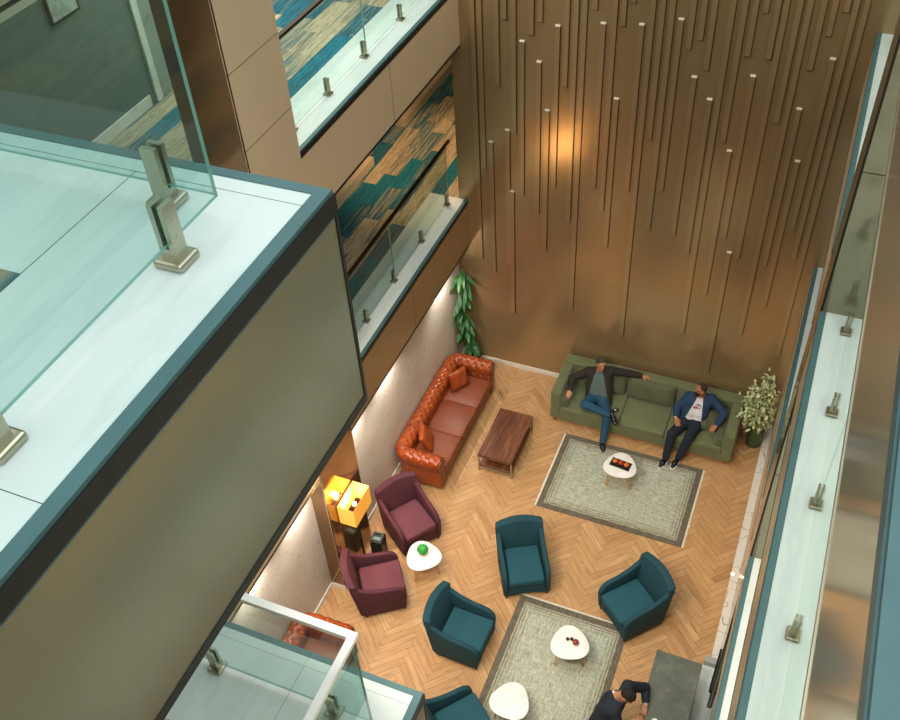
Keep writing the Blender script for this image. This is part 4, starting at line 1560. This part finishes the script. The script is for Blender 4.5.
def person(label, J, skin, shirt, trousers, jacket, hair, shoe, beard=None, opening=0.07, collar=None, grey=None, sole=None, watch=None, bald=False, print_=None, h=0.0085):
    J = {k: v3(*a) for k, a in J.items()}
    pts = np.array([J[k] for k in J if k not in ('gaze', 'hup', 'Rn', 'Ln')])
    lo, hi = pts.min(0) - 0.26, pts.max(0) + 0.26
    S = SDF(lo, hi, h)
    # head frame
    g = unit(J['gaze'])
    u = J['hup']
    u = unit(u - g * (u @ g))
    s = np.cross(u, g)          # towards the person's left
    c = J['head']
    rot = np.stack([s, g, u], 1)
    SK, SH, TR, EY, LP = 0, 1, 2, 3, 4
    S.ell(c + u * 0.015 - g * 0.006, (0.076, 0.095, 0.10), SK, 0, rot)
    S.ell(c + g * 0.028 - u * 0.045, (0.058, 0.062, 0.07), SK, 0.03, rot)
    S.ell(c + g * 0.06 - u * 0.095, (0.03, 0.028, 0.022), SK, 0.03, rot)
    S.cone(c + g * 0.086 + u * 0.018, c + g * 0.108 - u * 0.022, 0.010, 0.0155, SK, 0.012)
    for q in (-1, 1):
        S.ell(c + s * q * 0.077 - g * 0.008 - u * 0.008, (0.012, 0.024, 0.034), SK, 0.008, rot)
        S.ell(c + s * q * 0.034 + g * 0.082 + u * 0.034, (0.026, 0.012, 0.009), SK, 0.012, rot)
        S.ell(c + s * q * 0.032 + g * 0.083 + u * 0.014, (0.010, 0.008, 0.006), EY, 0.0, rot)
    S.ell(c + g * 0.090 - u * 0.055, (0.025, 0.010, 0.009), LP, 0.006, rot)
    nb = J['neck']
    S.cone(nb, c - u * 0.06 - g * 0.012, 0.06, 0.055, SK, 0.03)
    # torso frame
    P = J['pelvis']
    up = unit(nb - P)
    sd = J['Lsh'] - J['Rsh']
    sd = unit(sd - up * (sd @ up))
    fr = np.cross(sd, up)
    chest = P + (nb - P) * 0.72
    wa = P + (nb - P) * 0.33
    for q in (-1, 1):
        S.cone(chest + sd * q * 0.085, wa + sd * q * 0.075, 0.115, 0.112, SH, 0.04)
        S.cone(wa + sd * q * 0.075 + fr * 0.015, P + sd * q * 0.075 + up * 0.04, 0.112, 0.115, SH, 0.04)
    S.cone(J['Rsh'], J['Lsh'], 0.068, 0.068, SH, 0.05)
    S.cone(nb - up * 0.045, chest, 0.075, 0.11, SH, 0.05)
    for a in 'RL':
        S.cone(J[a + 'sh'], J[a + 'elb'], 0.06, 0.046, SH, 0.03)
        S.cone(J[a + 'elb'], J[a + 'wr'], 0.046, 0.032, SH, 0.02)
        hd = unit(J[a + 'tip'] - J[a + 'wr'])
        S.cone(J[a + 'wr'] - hd * 0.03, J[a + 'wr'] + hd * 0.02, 0.028, 0.025, SK, 0.01)
        hand(S, J[a + 'wr'], J[a + 'tip'], J[a + 'n'], SK, thumb=(1 if a == 'L' else -1))
        S.cone(P + sd * (0.06 if a == 'L' else -0.06), J[a + 'hip'], 0.125, 0.12, TR, 0.04)
        S.cone(J[a + 'hip'], J[a + 'knee'], 0.112, 0.080, TR, 0.03)
        S.cone(J[a + 'knee'], J[a + 'ank'], 0.080, 0.060, TR, 0.02)
    # neckline of the shirt
    body = S.build('person', [skin, shirt, trousers, EYE, LIP, print_[0] if print_ else shirt, print_[1] if print_ else shirt],
                   None, (lambda V, m: region(V, m)) if False else None)
    me = body.data
    if print_:
        n = len(me.vertices)
        co = np.empty(n * 3)
        me.vertices.foreach_get('co', co)
        co = co.reshape(-1, 3)
        mi = np.empty(len(me.polygons), np.int32)
        me.polygons.foreach_get('material_index', mi)
        for p in me.polygons:
            if mi[p.index] != 1:
                continue
            q = co[p.vertices[0]] - chest
            a, b, f = q @ sd, q @ up, q @ fr
            if f < 0.03:
                continue
            if -0.055 < a < 0.05 and -0.075 < b - 0.15 * a < -0.045:
                mi[p.index] = 5
            elif (-0.02 < a < 0.055 and 0.0 < b + 0.3 * a < 0.022) or (-0.035 < a < 0.005 and -0.028 < b < -0.012):
                mi[p.index] = 6
        me.polygons.foreach_set('material_index', mi)
        me.update()
    tag(body, label, 'person')
    # jacket
    K = SDF(lo, hi, h)
    ex = 0.018
    low = P - up * 0.10
    for q in (-1, 1):
        K.cone(chest + sd * q * 0.092, wa + sd * q * 0.095, 0.115 + ex, 0.112 + ex, 0, 0.04)
        K.cone(wa + sd * q * 0.095, low + sd * q * 0.125 - fr * 0.0, 0.112 + ex, 0.10 + ex, 0, 0.04)
    K.cone(J['Rsh'], J['Lsh'], 0.068 + ex, 0.068 + ex, 0, 0.04)
    K.cone(nb - up * 0.055 - fr * 0.01, chest - fr * 0.01, 0.082 + ex, 0.115 + ex, 0, 0.05)
    for a in 'RL':
        K.cone(J[a + 'sh'], J[a + 'elb'], 0.06 + ex, 0.05 + ex, 0, 0.03)
        e_ = J[a + 'wr'] - unit(J[a + 'wr'] - J[a + 'elb']) * 0.03
        K.cone(J[a + 'elb'], e_, 0.05 + ex, 0.036 + ex * 0.8, 0, 0.02)
    def carve(X):
        q = X - chest
        A = q @ sd
        B = q @ up
        Fv = q @ fr
        w = opening * np.clip(0.85 - np.where(B > 0, 2.6 * B, 2.2 * B), 0.45, 1.6)
        return np.maximum(np.abs(A) - w, 0.015 - Fv)
    K.cut(carve)
    top = nb + up * 0.045
    K.cut(lambda X: -((X - top) @ up) + 0.0 if False else np.where(np.linalg.norm(X - nb - (((X - nb) @ up)[..., None] * up), axis=-1) < 0.068, -((X - nb) @ up) + 0.005, 1.0))
    # lapels and collar
    for q in (-1, 1):
        a = nb + sd * q * 0.07 + up * 0.015 - fr * 0.02
        b = nb + sd * q * 0.085 + fr * 0.075 - up * 0.05
        cc = chest + sd * q * (opening + 0.01) + fr * 0.115 - up * 0.06
        K.cone(a, b, 0.016, 0.018, 0, 0.012)
        K.cone(b, cc, 0.018, 0.012, 0, 0.012)
    K.cone(nb + sd * 0.07 - fr * 0.02 + up * 0.015, nb - fr * 0.075 + up * 0.02, 0.016, 0.016, 0, 0.01)
    K.cone(nb - sd * 0.07 - fr * 0.02 + up * 0.015, nb - fr * 0.075 + up * 0.02, 0.016, 0.016, 0, 0.01)
    K.build('jacket', [jacket], body)
    # hair
    Hh = SDF(c - 0.2, c + 0.2, 0.006)
    if not bald:
        Hh.ell(c + u * 0.026 - g * 0.014, (0.083, 0.098, 0.106), 0, 0, rot)
        Hh.cut(lambda X: np.maximum(-((X - c) @ u) + 0.052 - 0.6 * ((X - c) @ -g) * 1.0 - 0.0, -1.0) * -1.0 if False else -(0.055 - ((X - c) @ u) + 0.95 * ((X - c) @ g - 0.0)) if False else ((X - c) @ u) - 0.02 - np.clip(((X - c) @ g), -0.1, 0.1) * np.where(((X - c) @ g) > 0, 0.74, 1.0))
        for i in range(22):
            a = random.uniform(0, 2 * PI)
            rr = random.uniform(0, 0.06)
            p = c + s * rr * math.cos(a) + g * (rr * math.sin(a) - 0.01) + u * (0.119 - rr * rr * 7)
            Hh.ell(p, (0.018, 0.022, 0.010), 0, 0.008, rot)
    else:
        Hh.ell(c + u * 0.018 - g * 0.014, (0.081, 0.096, 0.102), 0, 0, rot)
        Hh.cut(lambda X: ((X - c) @ u) - 0.02 - np.clip(((X - c) @ g), -0.1, 0.1) * 1.05)
    Hh.build('hair', [hair], body)
    if beard:
        Bd = SDF(c - 0.2, c + 0.2, 0.006)
        Bd.ell(c + g * 0.036 - u * 0.054, (0.063, 0.068, 0.068), 0, 0, rot)
        Bd.ell(c + g * 0.062 - u * 0.098, (0.036, 0.032, 0.026), 0, 0.02, rot)
        Bd.cut(lambda X: np.maximum(-((X - c) @ u) - 0.036 - 0.02 * 0, -1) * 1.0 if False else -(np.maximum(((X - c) @ u) + 0.034, -(((X - c) @ g) + 0.0))) * 1.0 if False else 0 if False else np.minimum(-(((X - c) @ u) + 0.018), ((X - c) @ g) + 0.012))
        Bd.build('beard', [beard], body)
    # shoes
    for a in 'RL':
        an, to = J[a + 'ank'], J[a + 'toe']
        d = unit(to - an)
        shin = unit(J[a + 'knee'] - an)
        heel = an - shin * 0.055 - unit(d - shin * (d @ shin)) * 0.035
        Q = SDF(np.minimum(an, to) - 0.16, np.maximum(an, to) + 0.16, 0.007)
        mid_ = heel * 0.4 + to * 0.6
        Q.cone(an + shin * 0.015, heel, 0.048, 0.038, 0, 0.02)
        Q.cone(heel, mid_, 0.040, 0.048, 0, 0.02)
        Q.cone(mid_, to, 0.048, 0.034, 0, 0.02)
        so = Q.build('shoe', [shoe], body)
        if sole:
            dn = -shin if abs(shin[2]) > 0.8 else v3(0, 0, -1)
            bm = bmesh.new()
            f = unit(to - heel)
            sdv = unit(np.cross(f, dn))
            N = 20
            bot = []
            topv = []
            Lh = np.linalg.norm(to - heel)
            for i in range(N):
                aa = 2 * PI * i / N
                e1 = math.cos(aa)
                pos = (heel + to) / 2 + f * (Lh / 2 + 0.05) * (abs(e1) ** 0.8 * (1 if e1 > 0 else -1)) + sdv * 0.056 * math.sin(aa)
                pos[2] = 0
                bot.append(bm.verts.new((pos[0], pos[1], 0.011)))
                topv.append(bm.verts.new((pos[0], pos[1], 0.032)))
            bm.faces.new(bot[::-1])
            bm.faces.new(topv)
            for i in range(N):
                bm.faces.new((bot[i], bot[(i + 1) % N], topv[(i + 1) % N], topv[i]))
            obj('sole', bm, sole, so)
    if collar:
        Cc = SDF(nb - 0.2, nb + 0.2, 0.006)
        for q in (-1, 1):
            Cc.cone(nb + sd * q * 0.058 + up * 0.03, nb - fr * 0.062 + up * 0.04, 0.012, 0.012, 0, 0.01)
            Cc.cone(nb + sd * q * 0.058 + up * 0.03, nb + sd * q * 0.02 + fr * 0.07 - up * 0.01, 0.012, 0.012, 0, 0.01)
        Cc.build('shirt_collar', [collar], body)
        for a in 'RL':
            d = unit(J[a + 'wr'] - J[a + 'elb'])
            bm = bmesh.new()
            tube(bm, [J[a + 'wr'] - d * 0.035, J[a + 'wr'] - d * 0.0], 0.044, 16)
            obj('shirt_cuff', bm, collar, body, smooth=False)
    if watch:
        d = unit(J[watch + 'wr'] - J[watch + 'elb'])
        bm = bmesh.new()
        tube(bm, [J[watch + 'wr'] - d * 0.012, J[watch + 'wr'] + d * 0.014], 0.035, 16)
        obj('wristwatch', bm, M['black'] if not collar else M['steel'], body)
    return body


black_jkt = fabric('black_wool', '#2a2522', 0.15)
navy_jkt = fabric('navy_wool', '#1f3a5c', 0.15)
dark_navy = fabric('dark_navy_wool', '#18222e', 0.15)
grey_tee = fabric('grey_green_jersey', '#566663', 0.1)
white_tee = fabric('white_jersey', '#d9dbe4', 0.05)
jeans = fabric('blue_denim', '#1e4c67', 0.15)
dark_jeans = fabric('dark_denim', '#17232e', 0.15)
hair_grey = fabric('greying_hair', '#3c3a38', 0.3)
hair_dark = fabric('dark_hair', '#1d1613', 0.2)
hair_brown = fabric('brown_hair', '#3f2a1e', 0.2)
shoe_m = plain('black_leather_shoe', '#121416', 0.3)
person('seated man in black jacket and blue jeans, legs crossed, arm along the sofa back', dict(
    head=(-2.71, 11.93, 1.10), gaze=(.55, -.82, .12), hup=(-.05, .1, 1), neck=(-2.72, 11.96, .93), pelvis=(-2.65, 11.68, .53),
    Rsh=(-2.91, 11.92, .86), Lsh=(-2.53, 11.99, .93), Relb=(-3.16, 11.80, .73), Rwr=(-3.145, 11.53, .675), Rtip=(-3.13, 11.38, .63), Rn=(0, 0, 1),
    Lelb=(-2.24, 12.10, .86), Lwr=(-2.01, 12.16, .825), Ltip=(-1.84, 12.18, .80), Ln=(0, 0, 1),
    Rhip=(-2.74, 11.66, .51), Lhip=(-2.56, 11.66, .51), Rknee=(-2.80, 11.33, .63), Rank=(-2.35, 11.22, .655), Rtoe=(-2.19, 11.10, .60),
    Lknee=(-2.37, 11.24, .52), Lank=(-2.37, 11.07, .115), Ltoe=(-2.32, 10.92, .043)),
    SKIN, grey_tee, jeans, black_jkt, hair_grey, shoe_m, opening=0.115, watch='R')
person('bearded man in navy jacket and white printed t-shirt at the sofa right end', dict(
    head=(-.94, 11.80, 1.19), gaze=(-.82, -.55, .08), hup=(.05, .1, 1), neck=(-.93, 11.86, .99), pelvis=(-.98, 11.70, .53),
    Rsh=(-1.12, 11.84, .92), Lsh=(-.75, 11.88, .96), Relb=(-1.27, 11.71, .72), Rwr=(-1.25, 11.52, .68), Rtip=(-1.17, 11.38, .645), Rn=(.1, 0, 1),
    Lelb=(-.49, 11.76, .79), Lwr=(-.56, 11.56, .68), Ltip=(-.64, 11.43, .645), Ln=(0, 0, 1),
    Rhip=(-1.07, 11.67, .51), Lhip=(-.89, 11.67, .51), Rknee=(-1.24, 11.25, .54), Rank=(-1.26, 11.08, .115), Rtoe=(-1.31, 10.91, .045),
    Lknee=(-.95, 11.26, .54), Lank=(-1.05, 11.14, .115), Ltoe=(-1.11, 10.97, .045)),
    SKIN2, white_tee, dark_jeans, navy_jkt, hair_brown, shoe_m, beard=hair_dark, opening=0.095, bald=True, sole=M['white'], watch='L',
    print_=(plain('red_print', '#b3303a', 0.7), plain('dark_print', '#2c3a52', 0.7)))
person('man in dark navy suit leaning over the marble table with clasped hands', dict(
    head=(-.69, 6.05, 1.22), gaze=(.52, -.22, -.80), hup=(.8, 0, .55), neck=(-.83, 6.06, 1.09), pelvis=(-1.0, 5.84, .54),
    Rsh=(-.80, 5.87, 1.03), Lsh=(-.72, 6.26, 1.06), Relb=(-.64, 5.70, .83), Rwr=(-.535, 5.94, .80), Rtip=(-.43, 6.09, .80), Rn=(-.2, .1, 1),
    Lelb=(-.52, 6.43, .86), Lwr=(-.455, 6.24, .805), Ltip=(-.455, 6.06, .79), Ln=(.2, 0, 1),
    Rhip=(-1.0, 5.76, .52), Lhip=(-.98, 5.93, .52), Rknee=(-.57, 5.72, .52), Rank=(-.56, 5.70, .115), Rtoe=(-.40, 5.68, .045),
    Lknee=(-.57, 5.95, .52), Lank=(-.56, 5.97, .115), Ltoe=(-.40, 5.98, .045)),
    SKIN, white_tee, dark_navy, dark_navy, hair_dark, shoe_m, opening=0.05, collar=M['white'], watch='L')
